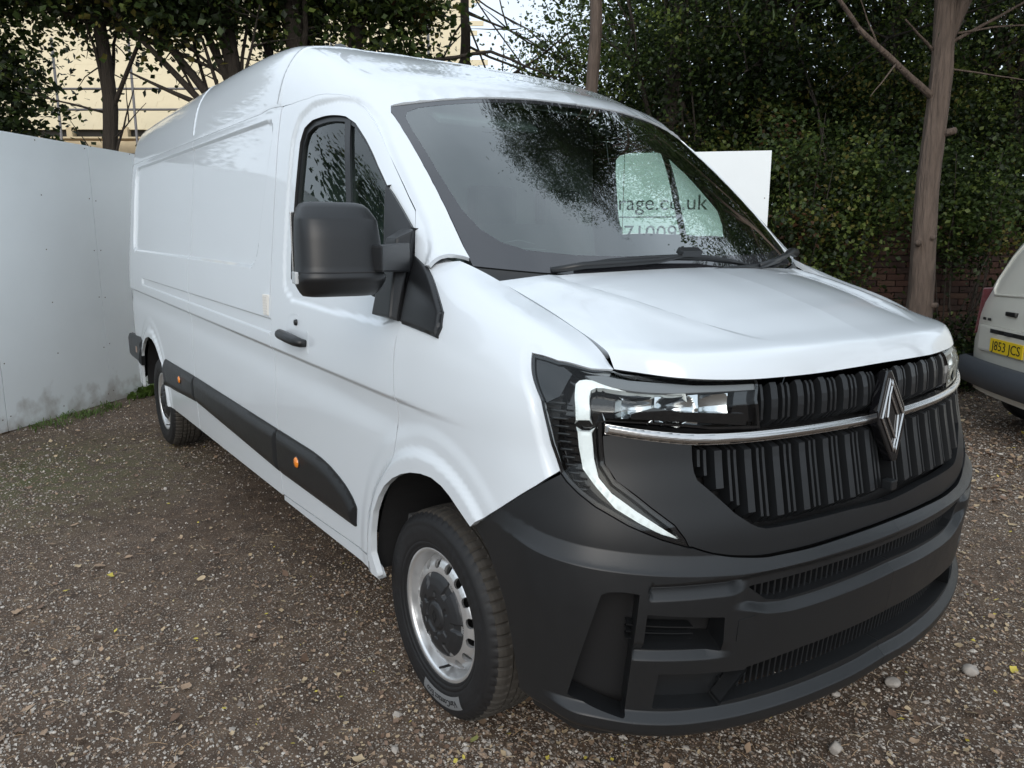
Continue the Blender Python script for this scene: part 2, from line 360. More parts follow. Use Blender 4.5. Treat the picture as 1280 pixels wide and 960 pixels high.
PL={
'lamp_top':[(0.474,10.65),(0.565,10.884),(0.677,11.699),(0.772,12.654),(0.894,13),(0.979,13),(1.092,12.737),(1.169,12.591)],
'lamp_right':[(1.156,9.581),(1.168,7.623)],
'lamp_bot':[(1.017,7.75),(0.852,8.132),(0.74,8.311),(0.725,8.225)],
'lamp_inner':[(0.728,7.675),(0.731,7.213),(0.735,6.891),(0.763,6.458),(0.811,6.126),(0.85,5.84),(0.907,5.468),(0.932,5.19),(0.943,5)],
'lamp_outer':[(0.871,5.211),(0.792,5.507),(0.74,5.764),(0.717,5.87),(0.671,6.152),(0.641,6.379),(0.623,6.571),(0.591,7.317),(0.548,8.952)],
'drl_up':[(0.654,8.25),(0.64,9.926),(0.637,10.471),(0.646,10.758),(0.666,11.038),(0.735,11.624),(0.838,12.134),(0.946,11.809),(0.949,11.126),(0.825,11.299),(0.723,10.963),(0.7,10.769),(0.685,10.468),(0.683,10.051),(0.693,8.304)],
'drl_low':[(0.661,7.772),(0.7,7.773),(0.708,6.986),(0.721,6.523),(0.754,6.162),(0.81,5.8),(0.858,5.531),(0.914,5.219),(0.93,5.044),(0.91,5.141),(0.819,5.543),(0.763,5.834),(0.716,6.295),(0.679,6.714),(0.666,7.287)],
'chr_top':[(0.733,8.14),(0.853,7.831),(1.017,7.59),(1.163,7.503),(1.296,7.494),(1.454,7.468),(1.571,7.474)],
'chr_bot':[(0.734,7.73),(0.853,7.527),(1.017,7.322),(1.163,7.269),(1.295,7.285),(1.454,7.258),(1.57,7.246)],
'grl_low':[(0.963,7.341),(0.964,6.925),(0.967,6.612),(0.975,6.412),(1.075,5.599),(1.12,5.341),(1.144,5.24),(1.168,5.186),(1.206,5.174),(1.328,5.185),(1.468,5.192),(1.605,5.247)],
'panel_line':[(0.943,5),(0.982,4.847),(1.026,4.714),(1.093,4.597),(1.194,4.566),(1.32,4.631),(1.421,4.688),(1.568,4.608),(1.62,4.637)],
'white_bump':[(0.32,4.718),(0.345,4.889),(0.478,5.657),(0.556,6.134),(0.623,6.571)],
'arch':[(-0.293,1.868),(-0.326,2.356),(-0.316,2.957),(-0.287,3.589),(-0.243,4.144),(-0.197,4.553),(-0.136,4.908),(-0.073,5.152),(-0.01,5.321),(0.058,5.431),(0.118,5.443),(0.171,5.363),(0.215,5.203),(0.267,4.968),(0.32,4.718),(0.378,4.287),(0.425,3.807),(0.465,3.288),(0.492,2.546),(0.508,1.935),(0.519,1.486),(0.628,1.211)],
'slot1':[(1.148,3.966),(1.325,4.026),(1.574,4.062),(1.628,4.044),(1.638,3.651),(1.584,3.655),(1.335,3.53),(1.245,3.526),(1.213,3.562),(1.19,3.689)],
'ledge':[(0.483,5.013),(0.63,4.817),(0.742,4.692),(0.848,4.583),(1.031,4.425),(1.17,4.319)],
'slot1ledge':[(1.104,3.766),(1.241,3.352),(1.34,3.355),(1.541,3.294)],
'slot2':[(1.168,2.194),(1.373,2.292),(1.625,2.357),(1.655,2.372),(1.66,1.659),(1.66,1.64),(1.397,1.516),(1.106,1.527)],
'lip':[(0.641,1.539),(0.752,1.398),(0.875,1.23),(1.01,1.079),(1.237,1.018),(1.413,1.036),(1.646,1.155)],
'curtain':[(0.73,4.031),(0.734,4.153),(0.75,4.212),(0.778,4.218),(0.92,4.119),(1.147,3.861),(1.178,3.654),(1.222,3.366),(1.124,2.2),(1.094,1.365),(1,1.288),(0.873,1.399),(0.774,1.544),(0.695,1.918)],
'blk_edge':[(0.819,3.973),(0.798,1.55),(0.781,4.2),(0.77,1.543)],
'ap_up':[(0.818,3.744),(1.034,3.504),(1.04,2.716),(0.812,2.937)],
'ap_low':[(0.872,2.429),(1.125,2.187),(1.05,1.435),(0.862,1.633)],
'grille_sensor':[(1.642,5.604)],
'doorfront':[(-0.107,9.833),(-0.12,9.576),(-0.117,7.075),(-0.15,5.325),(-0.321,3.922),(-0.391,2.083)],
'arc':[(-0.113,12.106),(-0.119,12.863),(-0.114,13),(-0.1,13),(-0.004,13),(0.107,13)],
'sail':[(-0.236,13),(0.093,10.488),(0.118,9.841),(-0.1,9.84)],
'A_arc':[(-0.074,7.316),(-0.064,7.792),(-0.059,8.353),(-0.052,8.866)],
'A_doorup':[(-1.283,7.19),(-1.083,7.492),(-0.918,7.875),(-0.814,8.215),(-0.707,8.347),(-0.615,8.227),(-0.504,7.964),(-0.394,7.88),(-0.29,7.842),(-0.24,7.851),(-0.198,7.398)],
'A_win_out':[(-1.041,5.842),(-1.099,6.785),(-1.07,7.002),(-0.977,7.209),(-0.867,7.453),(-0.791,7.633),(-0.718,7.686),(-0.618,7.562),(-0.499,7.354),(-0.383,7.251),(-0.215,7.251)],
'A_win_div':[(-0.78,7.538),(-0.631,6.329),(-0.599,6.331)],
'A_sail':[(-0.391,7.325),(-0.2,7.354),(-0.111,5.027),(-0.243,4.852),(-0.334,6.396)],
'recess':[(-4.516,7.014),(-3.793,7.177),(-2.674,7.026),(-1.522,6.904),(-1.434,6.869),(-1.384,6.748),(-1.394,6.248),(-1.457,5.2),(-1.522,4.843),(-1.606,4.768),(-2.401,4.842),(-3.954,4.934),(-4.253,5.02),(-4.513,5.317),(-4.676,6.033),(-4.651,6.709)],
'strip':[(-4.298,4.352),(-2.418,4.158),(-1.564,4.103),(-1.378,4.1)],
'strip2':[(-4.299,4.131),(-2.428,3.856),(-1.385,3.67)],
'creaseA':[(-4.544,3.905),(-2.436,3.501),(-1.333,3.378),(-0.467,3.12),(-0.116,3.031)],
'cladT':[(-0.483,1.223),(-0.47,1.526),(-0.579,1.699),(-0.71,1.819),(-0.898,1.874),(-1.288,1.897),(-1.904,1.92),(-2.884,1.974),(-3.724,1.982)],
'cladB':[(-0.483,1.223),(-0.845,1.222),(-1.333,1.222),(-1.956,1.318),(-2.939,1.487),(-3.561,1.361)],
'amber':[(-1.026,1.612),(-3.188,1.749)],
'sillb':[(-0.301,0.785),(-0.443,0.848),(-0.865,0.846),(-1.361,0.828),(-2.152,0.817),(-3.496,0.899)],
'rarch':[(-4.299,2.153),(-4.179,2.322),(-3.993,2.309),(-3.864,2.168),(-3.801,2.015),(-3.741,1.844)],
'rarch2':[(-4.35,2.017),(-4.523,1.779),(-4.579,1.455),(-4.346,1.424)],
'handle':[(-1.208,4.019),(-0.906,3.858),(-0.907,3.73),(-1.201,3.788)],
'hinge':[(-1.419,4.45),(-1.31,4.464),(-1.312,4.123),(-1.423,4.116)],
'ridge':[(0.573,0.813),(0.827,0.712),(1.857,0.696),(2.903,0.655),(4.332,0.576),(4.726,0.432)],
'glassclear':[(0.075,0.903),(0.002,0.946)],}

# ------------------------------------------------------------------ panel builder: a patch of a smooth surface cut to an outline
def in_poly(p,poly):
    x,y=p[:,0],p[:,1]; n=len(poly); r=np.zeros(len(p),bool)
    for i in range(n):
        x1,y1=poly[i];x2,y2=poly[(i+1)%n]
        c=((y1>y)!=(y2>y)); 
        if y2!=y1: r^=c&(x<(x2-x1)*(y-y1)/(y2-y1)+x1)
    return r
def dist_poly(p,poly,closed=True):
    d=np.full(len(p),1e9); n=len(poly)
    for i in range(n if closed else n-1):
        a=np.array(poly[i]);b=np.array(poly[(i+1)%n]); ab=b-a; L=ab@ab+1e-18
        t=np.clip(((p-a)@ab)/L,0,1); q=p-(a+t[:,None]*ab); d=np.minimum(d,np.hypot(q[:,0],q[:,1]))
    return d
def resample(poly,res,closed=True):
    o=[];n=len(poly)
    for i in range(n if closed else n-1):
        a=np.array(poly[i],float);b=np.array(poly[(i+1)%n],float); k=max(1,int(math.ceil(np.linalg.norm(b-a)/res)))
        for j in range(k): o.append(a+(b-a)*j/k)
    if not closed: o.append(np.array(poly[-1],float))
    return o
def rounded(poly,r,steps=4,skip=()):
    """round the corners of a polygon"""
    o=[];n=len(poly)
    for i in range(n):
        p=np.array(poly[i],float);a=np.array(poly[i-1],float);b=np.array(poly[(i+1)%n],float)
        if i in skip: o.append(p);continue
        la=np.linalg.norm(a-p);lb=np.linalg.norm(b-p); rr=min(r,la*.45,lb*.45)
        A=p+(a-p)/la*rr;B=p+(b-p)/lb*rr
        for k in range(steps+1):
            t=k/steps; o.append(A*(1-t)**2+2*p*t*(1-t)+B*t*t)
    return o
def panel(name,surf,poly,mat,res=.02,sc=(1,1),disp=None,holes=(),flange=.012,fmat=None,hflange=None,hmat=None,sym=False,parent=None,bevel=None,outw=None,thick_holes=True,flat=False,lines=()):
    """surf(a,b)->xyz ; poly/holes in (a,b); sc scales (a,b) to metres for meshing"""
    S=np.array(sc,float)
    loops=[[np.array(q)*S for q in poly]]+[[np.array(q)*S for q in h] for h in holes]
    loops=[resample(l,res) for l in loops]
    P0=np.array(loops[0]); mn,mxx=P0.min(0),P0.max(0)
    gx=np.arange(mn[0]+res*.5,mxx[0],res); gy=np.arange(mn[1]+res*.5,mxx[1],res)
    G=np.array(np.meshgrid(gx,gy,indexing='ij')).reshape(2,-1).T
    G[:,0]+= (np.floor((G[:,1]-mn[1])/res)%2)*res*.5-res*.25
    ok=in_poly(G,P0)
    for l in loops[1:]: ok&=~in_poly(G,np.array(l))
    G=G[ok]
    lns=[resample([np.array(q)*S for q in l],res,False) for l in lines]
    if len(G):
        d=np.full(len(G),1e9)
        allb=np.vstack([np.array(l) for l in loops+lns])
        for i in range(0,len(G),4000):
            q=G[i:i+4000]; d[i:i+4000]=np.sqrt(((q[:,None,:]-allb[None])**2).sum(-1)).min(1)
        G=G[d>res*.55]
    vs=[];ed=[];loopidx=[]
    for l in loops:
        o=len(vs); vs+=[Vector((p[0],p[1])) for p in l]; n=len(l); ed+=[(o+i,o+(i+1)%n) for i in range(n)]; loopidx.append(list(range(o,o+n)))
    for l in lns:
        o=len(vs); vs+=[Vector((p[0],p[1])) for p in l]; ed+=[(o+i,o+i+1) for i in range(len(l)-1)]
    vs+=[Vector((p[0],p[1])) for p in G]
    rv,re,rf,ov,oe,of=delaunay_2d_cdt(vs,ed,[],0,1e-7)
    V2=np.array([(v.x,v.y) for v in rv]); T=np.array([f for f in rf if len(f)==3],int)
    cen=V2[T].mean(1); ok=in_poly(cen,P0)
    for l in loops[1:]: ok&=~in_poly(cen,np.array(l))
    T=T[ok]
    # map original loop verts to output verts
    mp={}
    for i,lst in enumerate(ov):
        for q in lst: mp[q]=i
    loopidx=[[mp[i] for i in l if i in mp] for l in loopidx]
    a=V2[:,0]/S[0];b=V2[:,1]/S[1]
    bd=[np.array(l) for l in loops]
    def ev(a,b):
        P=surf(a,b)
        if disp is None and bevel is None: return P
        h=2e-3
        da=surf(a+h/S[0],b)-surf(a-h/S[0],b); db=surf(a,b+h/S[1])-surf(a,b-h/S[1])
        n=np.cross(da,db); n/=np.linalg.norm(n,axis=1)[:,None]+1e-12; n*=SG
        d=np.zeros(len(a))
        if disp is not None: d=d+disp(a,b,P)
        if bevel is not None:
            dd=np.full(len(a),1e9); p2=np.stack([a*S[0],b*S[1]],1)
            for l in bevel[2] if len(bevel)>2 else bd:
                dd=np.minimum(dd,dist_poly(p2,l[::1]))
            t=np.clip(1-dd/bevel[0],0,1); d=d-bevel[1]*(t*t if (len(bevel)<4) else t)
        return P+n*d[:,None]
    # orientation sign
    SG=1.0; h=2e-3
    P=surf(a,b); da=surf(a+h/S[0],b)-surf(a-h/S[0],b); db=surf(a,b+h/S[1])-surf(a,b-h/S[1]); n=np.cross(da,db)
    C=np.array(outw if outw is not None else (0,0,1.0)); 
    ref=P-C; 
    if outw is None: ref[:,0]=0
    SG=1.0 if np.median((n*ref).sum(1))>0 else -1.0
    P=ev(a,b); h=1.5e-3
    da=ev(a+h/S[0],b)-ev(a-h/S[0],b); db=ev(a,b+h/S[1])-ev(a,b-h/S[1]); n=np.cross(da,db)*SG
    L=np.linalg.norm(n,axis=1)
    n/=L[:,None]+1e-12
    if sym:
        c=np.abs(P[:,1])<1e-4; n[c,1]=0; n[c]/=np.linalg.norm(n[c],axis=1)[:,None]+1e-12; P[c,1]=0
    fn=np.cross(P[T[:,1]]-P[T[:,0]],P[T[:,2]]-P[T[:,0]]); fl=(fn*n[T[:,0]]).sum(1)<0
    T[fl]=T[fl][:,::-1]
    V=[P];N=[n];Fq=[list(t) for t in T.tolist()];MI=[0]*len(T); nv=len(P)
    mats=[mat]
    for k,l in enumerate(loopidx):
        depth=flange if k==0 else (hflange if hflange is not None else flange)
        if not depth: continue
        fm=(fmat if k==0 else (hmat or fmat)) or mat
        if fm not in mats: mats.append(fm)
        fmi=mats.index(fm)
        l=np.array(l); top=P[l]; nn=n[l]; 
        if k>0 or flat: nd=np.tile(n[l].mean(0),(len(l),1)); nd/=np.linalg.norm(nd,axis=1)[:,None]
        else: nd=nn
        bot=top-nd*depth
        if sym: bot[np.abs(top[:,1])<1e-4,1]=0
        tang=np.roll(top,-1,0)-np.roll(top,1,0); sd=np.cross(tang,nd); sd/=np.linalg.norm(sd,axis=1)[:,None]+1e-12
        m=len(l); o=nv; V+= [top,bot]; nv+=2*m
        # orientation: outward of hole/outline decided by centroid side
        Fl=[]
        for i in range(m):
            j=(i+1)%m
            if sym and abs(top[i][1])<1e-4 and abs(top[j][1])<1e-4: continue
            Fl.append([o+i,o+j,o+m+j,o+m+i])
        # check direction: polygon signed area in param
        q=V2[l]; ar=(q[:,0]*np.roll(q[:,1],-1)-np.roll(q[:,0],-1)*q[:,1]).sum()
        s=(1 if ar>0 else -1)*SG*(1 if k==0 else -1)
        N+=[sd*s,sd*s]
        if s>0: Fl=[f[::-1] for f in Fl]
        Fq+=Fl;MI+=[fmi]*len(Fl)
    V=np.vstack(V);N=np.vstack(N)
    if sym:
        o=len(V); ctr=np.abs(V[:,1])<1e-6
        idx=np.arange(len(V))+o; 
        V=np.vstack([V,V*[1,-1,1]]); N=np.vstack([N,N*[1,-1,1]])
        Fq+= [[i+o for i in f][::-1] for f in Fq]; MI+=MI
    me=bpy.data.meshes.new(name); me.from_pydata(V.tolist(),[],Fq)
    for m in mats: me.materials.append(m)
    me.polygons.foreach_set('material_index',np.array(MI,np.int32)); me.polygons.foreach_set('use_smooth',np.ones(len(Fq),bool))
    me.update()
    try: me.normals_split_custom_set_from_vertices([tuple(x) for x in N])
    except Exception as e: print('normals',name,e)
    return mkobj(name,me,parent)
def mirror_y(o,parent=None,name=None):
    c=o.copy(); COL.objects.link(c); c.parent=parent or o.parent; c.scale=(1,-1,1); 
    if name:c.name=name
    for ch in o.children:
        d=ch.copy(); COL.objects.link(d); d.parent=c
    return c
def extrude(name,outl,depth,mat,M,parent=None,bev=0,smooth=False):
    """2-D outline (ccw) in local xy, extruded along local -z by depth; M places it"""
    bm=bmesh.new(); vs=[bm.verts.new((p[0],p[1],0)) for p in outl]; f=bm.faces.new(vs)
    r=bmesh.ops.extrude_face_region(bm,geom=[f]); 
    bmesh.ops.translate(bm,vec=(0,0,-depth),verts=[v for v in r['geom'] if isinstance(v,bmesh.types.BMVert)])
    bmesh.ops.recalc_face_normals(bm,faces=bm.faces)
    if bev: bmesh.ops.bevel(bm,geom=[e for e in bm.edges],offset=bev,segments=2,affect='EDGES',profile=.6)
    bmesh.ops.transform(bm,matrix=M,verts=bm.verts)
    return mkobj(name,bm_mesh(name,bm,[mat],smooth),parent)
def frame(o,xd,zd):
    """matrix with origin o, local x along xd, local z along zd"""
    z=Vector(zd).normalized(); x=Vector(xd); x=(x-z*x.dot(z)).normalized(); y=z.cross(x)
    M=Matrix((x,y,z)).transposed().to_4x4(); M.translation=Vector(o); return M

# ------------------------------------------------------------------ the van
van=tagp(empty('panel_van',(0,0,0)),'large white panel van with dark grey bumper and ribbed grille parked on the gravel','van')
SA=(1.0,.21); SFN=(1.0,.095); SBN=(.078,.80); SWN=(.86,.80)
sA=lambda a,b: netA(a,b)
def sF(a,b): return netF(a,b)
OF=(-.4,0,.75)
_q=np.linspace(0,12,601)
def qz(x,z):
    p=netA(np.full(601,float(x)),_q); k=int(np.argmax(p[:,2]>=z)) if p[-1,2]>z else 600
    k=max(1,k); z0,z1=p[k-1,2],p[k,2]; return float(_q[k-1]+(_q[k]-_q[k-1])*(z-z0)/(z1-z0+1e-9))
def qw(x,w):
    q=np.linspace(8.2,12,400); p=netA(np.full(400,float(x)),q); k=int(np.argmax(-p[:,1]<=w)); k=max(1,k); return float(q[k])
def A(*pts): return [(x,qz(x,z)) for x,z in pts]
_h=np.linspace(0,13,521)
def hz(s,z):
    p=netF(np.full(521,float(s)),_h); k=int(np.argmax(p[:,2]>=z)); k=max(1,k); z0,z1=p[k-1,2],p[k,2]; return float(_h[k-1]+(_h[k]-_h[k-1])*(z-z0)/(z1-z0+1e-9))
def gap(poly,g,sc):
    """shrink a closed outline by g metres"""
    P=np.array(poly)*np.array(sc); n=len(P); ar=(P[:,0]*np.roll(P[:,1],-1)-np.roll(P[:,0],-1)*P[:,1]).sum(); s=1 if ar>0 else -1
    o=[]
    for i in range(n):
        a=P[i-1];p=P[i];b=P[(i+1)%n]; d1=(p-a)/(np.linalg.norm(p-a)+1e-12);d2=(b-p)/(np.linalg.norm(b-p)+1e-12)
        n1=np.array([-d1[1],d1[0]])*s;n2=np.array([-d2[1],d2[0]])*s; m=n1+n2; L=np.linalg.norm(m); m=m/L if L>1e-6 else n1
        k=g/max(.35,m@n1); o.append(p+m*k)
    return [tuple(q/np.array(sc)) for q in o]
winL=np.array([(x,z) for x,z in [(-1.03,1.37),(-1.10,1.40),(-1.115,1.5),(-1.115,1.75),(-1.105,1.95),(-1.08,2.005),(-1.02,2.03),(-.977,2.033),(-.867,2.033),(-.791,2.02),(-.718,1.988),(-.618,1.919),(-.499,1.817),(-.383,1.715),(-.215,1.565),(-.16,1.50),(-.14,1.42),(-.19,1.36),(-.24,1.345)]])
def zc(x): return 1.052-.0285*(x+.1)
def dside(x,z,front=False):
    d=np.zeros_like(x)
    c=zc(x); f=1-sst((x+.30)/.65)
    d+=.013*sst((z-c+.009)/.018)*(1-sst((z-c-.03)/.5))*f
    # soft hollow under the crease
    d-=.006*np.exp(-((z-c+.07)/.06)**2)*f
    # wheel arch flares
    for (cx,cz,rx,rz) in ((.075,.37,.405,.485),(-4.17,.36,.43,.49)):
        r=(np.sqrt(((x-cx)/rx)**2+((z-cz)/rz)**2)-1)*.45
        m=(z>.30)
        d+=np.where(m,.013*(1-sst((r-.040)/.035))*1.0,0)
        d+=np.where(m,.004*(1-sst((r-.10)/.05)),0)
    return d
def dA(a,b,P):
    x,z=P[:,0],P[:,2]; d=dside(x,z)
    # upper pressed recess of the load body
    zb=1.43-.019*(x+1.6); zt=2.085-.013*(x+1.4); xf=-1.385-.25*(2.05-z); xr=-4.70+.02*(2.05-z)
    cx=(xf+xr)/2;hx=(xf-xr)/2;cz=(zb+zt)/2;hz_=(zt-zb)/2; r=.10
    qx=np.abs(x-cx)-hx+r;qz_=np.abs(z-cz)-hz_+r
    sd=np.minimum(np.maximum(qx,qz_),0)+np.hypot(np.maximum(qx,0),np.maximum(qz_,0))-r
    side=(b<8.0)
    d-=np.where(side,.016*sst(-(sd)/.016),0)
    # long narrow recess under it
    zl=1.152-.028*(x+1.4); zh=1.222-.024*(x+1.4)
    cx,hx=(-1.30-4.31)/2,(4.31-1.30)/2; cz=(zl+zh)/2;hz_=(zh-zl)/2;r=.012
    qx=np.abs(x-cx)-hx+r;qz_=np.abs(z-cz)-hz_+r
    sd=np.minimum(np.maximum(qx,qz_),0)+np.hypot(np.maximum(qx,0),np.maximum(qz_,0))-r
    d-=.010*sst(-sd/.009)
    # gutter line along the top of the side, raised seams over the roof
    zg=2.118-.0125*(x+1.3); d-=side*sst((-1.24-x)/.10)*.003*np.exp(-((z-zg)/.008)**2)
    d+=np.where((b>7.2),.005*np.exp(-((x+2.85)/.013)**2)+.005*np.exp(-((x+1.36)/.013)**2),0)
    # long pressed swages in the roof top
    y=-P[:,1]
    d+=np.where(b>9.5,.007*(sst((y-.30)/.03)-sst((y-.42)/.03)+sst((y-.55)/.03)-sst((y-.66)/.03))*sst((-1.25-x)/.3),0)
    # raised side frame round the cab window
    dw=dist_poly(np.stack([x,z],1),winL); iw=in_poly(np.stack([x,z],1),winL)
    k=np.where(iw,1,1-sst((dw-.050)/.022)); d-=.009*k*sst((x+1.31)/.02)
    # tail: body narrows behind the rear wheel
    d-=np.where(x<-4.80,.15*(np.maximum(0,-4.80-x)/.36)**2.2,0)
    return d
def side_lines(x0,x1):
    o=[]
    def hl(f,a,b):
        a,b=max(a,x0+.006),min(b,x1-.006)
        if b-a<.05: return
        n=max(2,int((b-a)/.12)); xs=np.linspace(a,b,n+1); o.append([(float(x),qz(float(x),float(f(float(x))))) for x in xs])
    for e in (-.004,.0,.004,.012,.016,.020):
        hl(lambda x:2.085-.013*(x+1.4)-e,-4.58,-1.50); hl(lambda x:1.43-.019*(x+1.6)+e,-4.58,-1.64)
        for g,sg in ((lambda z:-1.385-.25*(2.05-z),-1),(lambda z:-4.70+.02*(2.05-z),1)):
            pts=[(g(z)+sg*e,z) for z in np.linspace(1.55,1.98,6)]
            if all(x0+.006<p[0]<x1-.006 for p in pts): o.append([(float(x),qz(float(x),float(z))) for x,z in pts])
    for e in (-.003,0,.005,.010): hl(lambda x:1.152-.028*(x+1.4)+e,-4.29,-1.31); hl(lambda x:1.222-.024*(x+1.4)-e,-4.29,-1.31)
    for e in (-.012,-.007,0,.007,.012): hl(lambda x:zc(x)+e,-5.1,-.14)
    return o
# wheel arch outlines
archF=[(-.287,.40),(-.326,.466),(-.318,.544),(-.290,.627),(-.243,.698),(-.197,.747),(-.136,.789),(-.073,.819),(-.01,.840),(.057,.853),(.118,.856),(.171,.846),(.216,.827),(.267,.797),(.322,.766)]
dfront=[(-.107,1.296),(-.120,1.266),(-.121,1.15),(-.119,1.026),(-.130,.92),(-.155,.84),(-.20,.79),(-.262,.735),(-.318,.672),(-.362,.60),(-.385,.52),(-.391,.435)]
rarchF=[(-4.62,.40),(-4.605,.50),(-4.575,.60),(-4.51,.70),(-4.42,.775),(-4.30,.83),(-4.179,.852),(-4.05,.845),(-3.95,.815),(-3.86,.76),(-3.795,.70),(-3.75,.62),(-3.73,.50),(-3.73,.40)]
# ---- door
dup=[(-1.312,7.15),(-1.283,7.19),(-1.18,7.36),(-1.083,7.52),(-.918,7.78),(-.813,7.98)]
L_=PL['A_doorup']
dtop=[(-1.318,qz(-1.318,2.119)),(-1.22,qz(-1.22,2.117))]+[tuple(p) for p in L_[1:]]
door_poly=dtop+[(-.150,qz(-.150,1.46)),(-.125,qz(-.125,1.37))]+A(*dfront)+A((-.391,.435),(-.70,.425),(-1.10,.412),(-1.318,.405))[1:]
wA=A(*[tuple(p) for p in winL])
door=panel('door',sA,gap(rounded(door_poly,.02,2),.0022,SA),M_paint,res=.013,sc=SA,disp=dA,holes=[wA],flange=.02,hflange=.022,hmat=M_seam,outw=(0,0,1),parent=van,lines=side_lines(-1.316,-.13))
tagp(door,'white driver side door with black window surround')
# window: rubber surround, glass, divider bar
def dshift(o,f=dA): return lambda a,b,P: f(a,b,P)+o
win_in=gap(wA,.022,SA)
panel('window_seal',sA,gap(wA,.001,SA),M_plas2,res=.03,sc=SA,disp=dshift(-.010),holes=[win_in],flange=0,hflange=.01,outw=(0,0,1),parent=door)
panel('window_glass',sA,gap(wA,.010,SA),M_sglass,res=.05,sc=SA,disp=dshift(-.019),flange=0,outw=(0,0,1),parent=door)
panel('window_bar',sA,A((-.800,2.012),(-.765,2.008),(-.50,1.36),(-.535,1.36)),M_plas2,res=.03,sc=SA,disp=dshift(-.008),flange=.01,outw=(0,0,1),parent=door)
# handle with its pressed bowl
hd=empty('door_handle'); hd.parent=door
panel('handle_bowl',sA,rounded(A((-1.14,1.125),(-.855,1.113),(-.855,1.200),(-.97,1.262),(-1.05,1.262),(-1.14,1.212)),.03,4),M_paint,res=.012,sc=SA,disp=lambda a,b,P:dA(a,b,P)+.0015-.014*np.exp(-((P[:,0]+.99)/.08)**2-((P[:,2]-1.195)/.040)**2),flange=.004,outw=(0,0,1),parent=hd)
pts=[(-1.125,-1.052,1.166),(-1.120,-1.070,1.170),(-1.10,-1.080,1.172),(-1.00,-1.083,1.167),(-.92,-1.079,1.160),(-.885,-1.070,1.156),(-.878,-1.050,1.153)]
bm=bmesh.new(); V,Fc=tube(pts,[.014,.018,.021,.022,.021,.018,.014],12)
vs=[bm.verts.new(v) for v in V]; [bm.faces.new([vs[i] for i in f]) for f in Fc]
mkobj('handle_grip',bm_mesh('handle_grip',bm,[M_plas],True),hd)
lathe('key_cylinder',[(0,.006),(.011,.006),(.013,0),(.013,-.01)],M_plas2,20,hd).location=(-.985,-1.050,1.228)
# ---- load body side panels (rear, middle)
gut=[(x,qz(x,2.118-.0125*(x+1.3)+.003)) for x in (-5.16,-4.9,-4.4,-3.8,-3.3,-2.853)]
rp=A((-5.16,.42),(-4.62,.40))+A(*rarchF[1:])+A((-2.853,.400))+gut[::-1]
p=panel('rear_side_panel',sA,gap(rp,.0020,SA),M_paint,res=.017,sc=SA,disp=dA,flange=.02,outw=(0,0,1),parent=van,lines=side_lines(-5.15,-2.855))
gut2=[(x,qz(x,2.118-.0125*(x+1.3)+.003)) for x in (-2.847,-2.4,-1.9,-1.6,-1.322)]
mpoly=A((-2.847,.400),(-1.322,.398))+gut2[::-1]
p2=panel('middle_side_panel',sA,gap(mpoly,.0020,SA),M_paint,res=.0125,sc=SA,disp=dA,flange=.02,outw=(0,0,1),parent=van,lines=side_lines(-2.845,-1.324))
# sill below the door
sill=A((-1.318,.375),(-.287,.378),(-.312,.41),(-.385,.43),(-.70,.420),(-1.10,.407),(-1.318,.40))
p3=panel('sill',sA,gap(sill,.001,SA),M_paint,res=.03,sc=SA,disp=lambda a,b,P:dA(a,b,P)-.004,flange=.03,outw=(0,0,1),parent=van)
# ---- roof with A pillars (one pressing, both halves)
ge=[]   # windscreen edge on this surface: side then top
for t in (.97,.9,.8,.7,.6,.5,.4,.3,.2,.12,.05):
    e=netW(np.array([t]),np.array([1.0]))[0]; ge.append((float(e[0]),qw(e[0],-e[1]+.004)))
top=[]
for u in (.985,.95,.9,.8,.7,.6,.5,.4,.3,.2,.1,0.):
    e=netW(np.array([0.0]),np.array([u]))[0]; top.append((float(e[0])-.004,qw(e[0],-e[1]) if u>0 else 12.0))
pil=[(x,q) for x,q in L_[1:]]
roof_poly=[(-5.16,12.0),(-5.16,gut[0][1])]+gut[1:]+gut2+[(x+.0,q) for x,q in dtop[1:]]+[(-.150,qz(-.150,1.465)),(-.145,qz(-.145,1.445))]
arcA=PL['A_arc']
roof_poly=roof_poly[:-2]+[(-.155,qz(-.155,1.50))]+[(-.10,qz(-.10,1.478)),(-.074,arcA[0][1]),(-.064,arcA[1][1]),(-.052,qw(-.052,.885)),(-.03,qw(-.03,.85))]+ge+top
# the pressing follows the glass edge exactly
_ea=np.array([q for q in ge+top]); _e3=np.array([netW(np.array([t]),np.array([1.0]))[0] for t in (.97,.9,.8,.7,.6,.5,.4,.3,.2,.12,.05)]+[netW(np.array([0.0]),np.array([u]))[0] for u in (.985,.95,.9,.8,.7,.6,.5,.4,.3,.2,.1,0.)])
_dl=_e3-netA(_ea[:,0],_ea[:,1])
def sR(a,b):
    P=netA(a,b); sh=P.shape; P=P.reshape(-1,3); W_=np.zeros((len(P),3))
    m=(P[:,0]>-1.1)&(P[:,2]>1.3); Q=P[m]
    if len(Q):
        d=np.sqrt(((Q[:,None]-(_e3-_dl)[None])**2).sum(-1)); w=np.exp(-(d/.06)**2)+1e-12; wn=(w[:,:,None]*_dl[None]).sum(1)/w.sum(1)[:,None]
        k=np.exp(-(d.min(1)/.10)**2); W_[m]=wn*k[:,None]
    return (P+W_).reshape(sh)
rg_=[(x,12.0 if q>11.9 else q) for x,q in gap(roof_poly,-.0008,SA)]
roof=panel('roof',sR,rg_,M_paint,res=.0165,sc=SA,disp=dA,flange=.015,outw=(0,0,1),sym=True,parent=van)

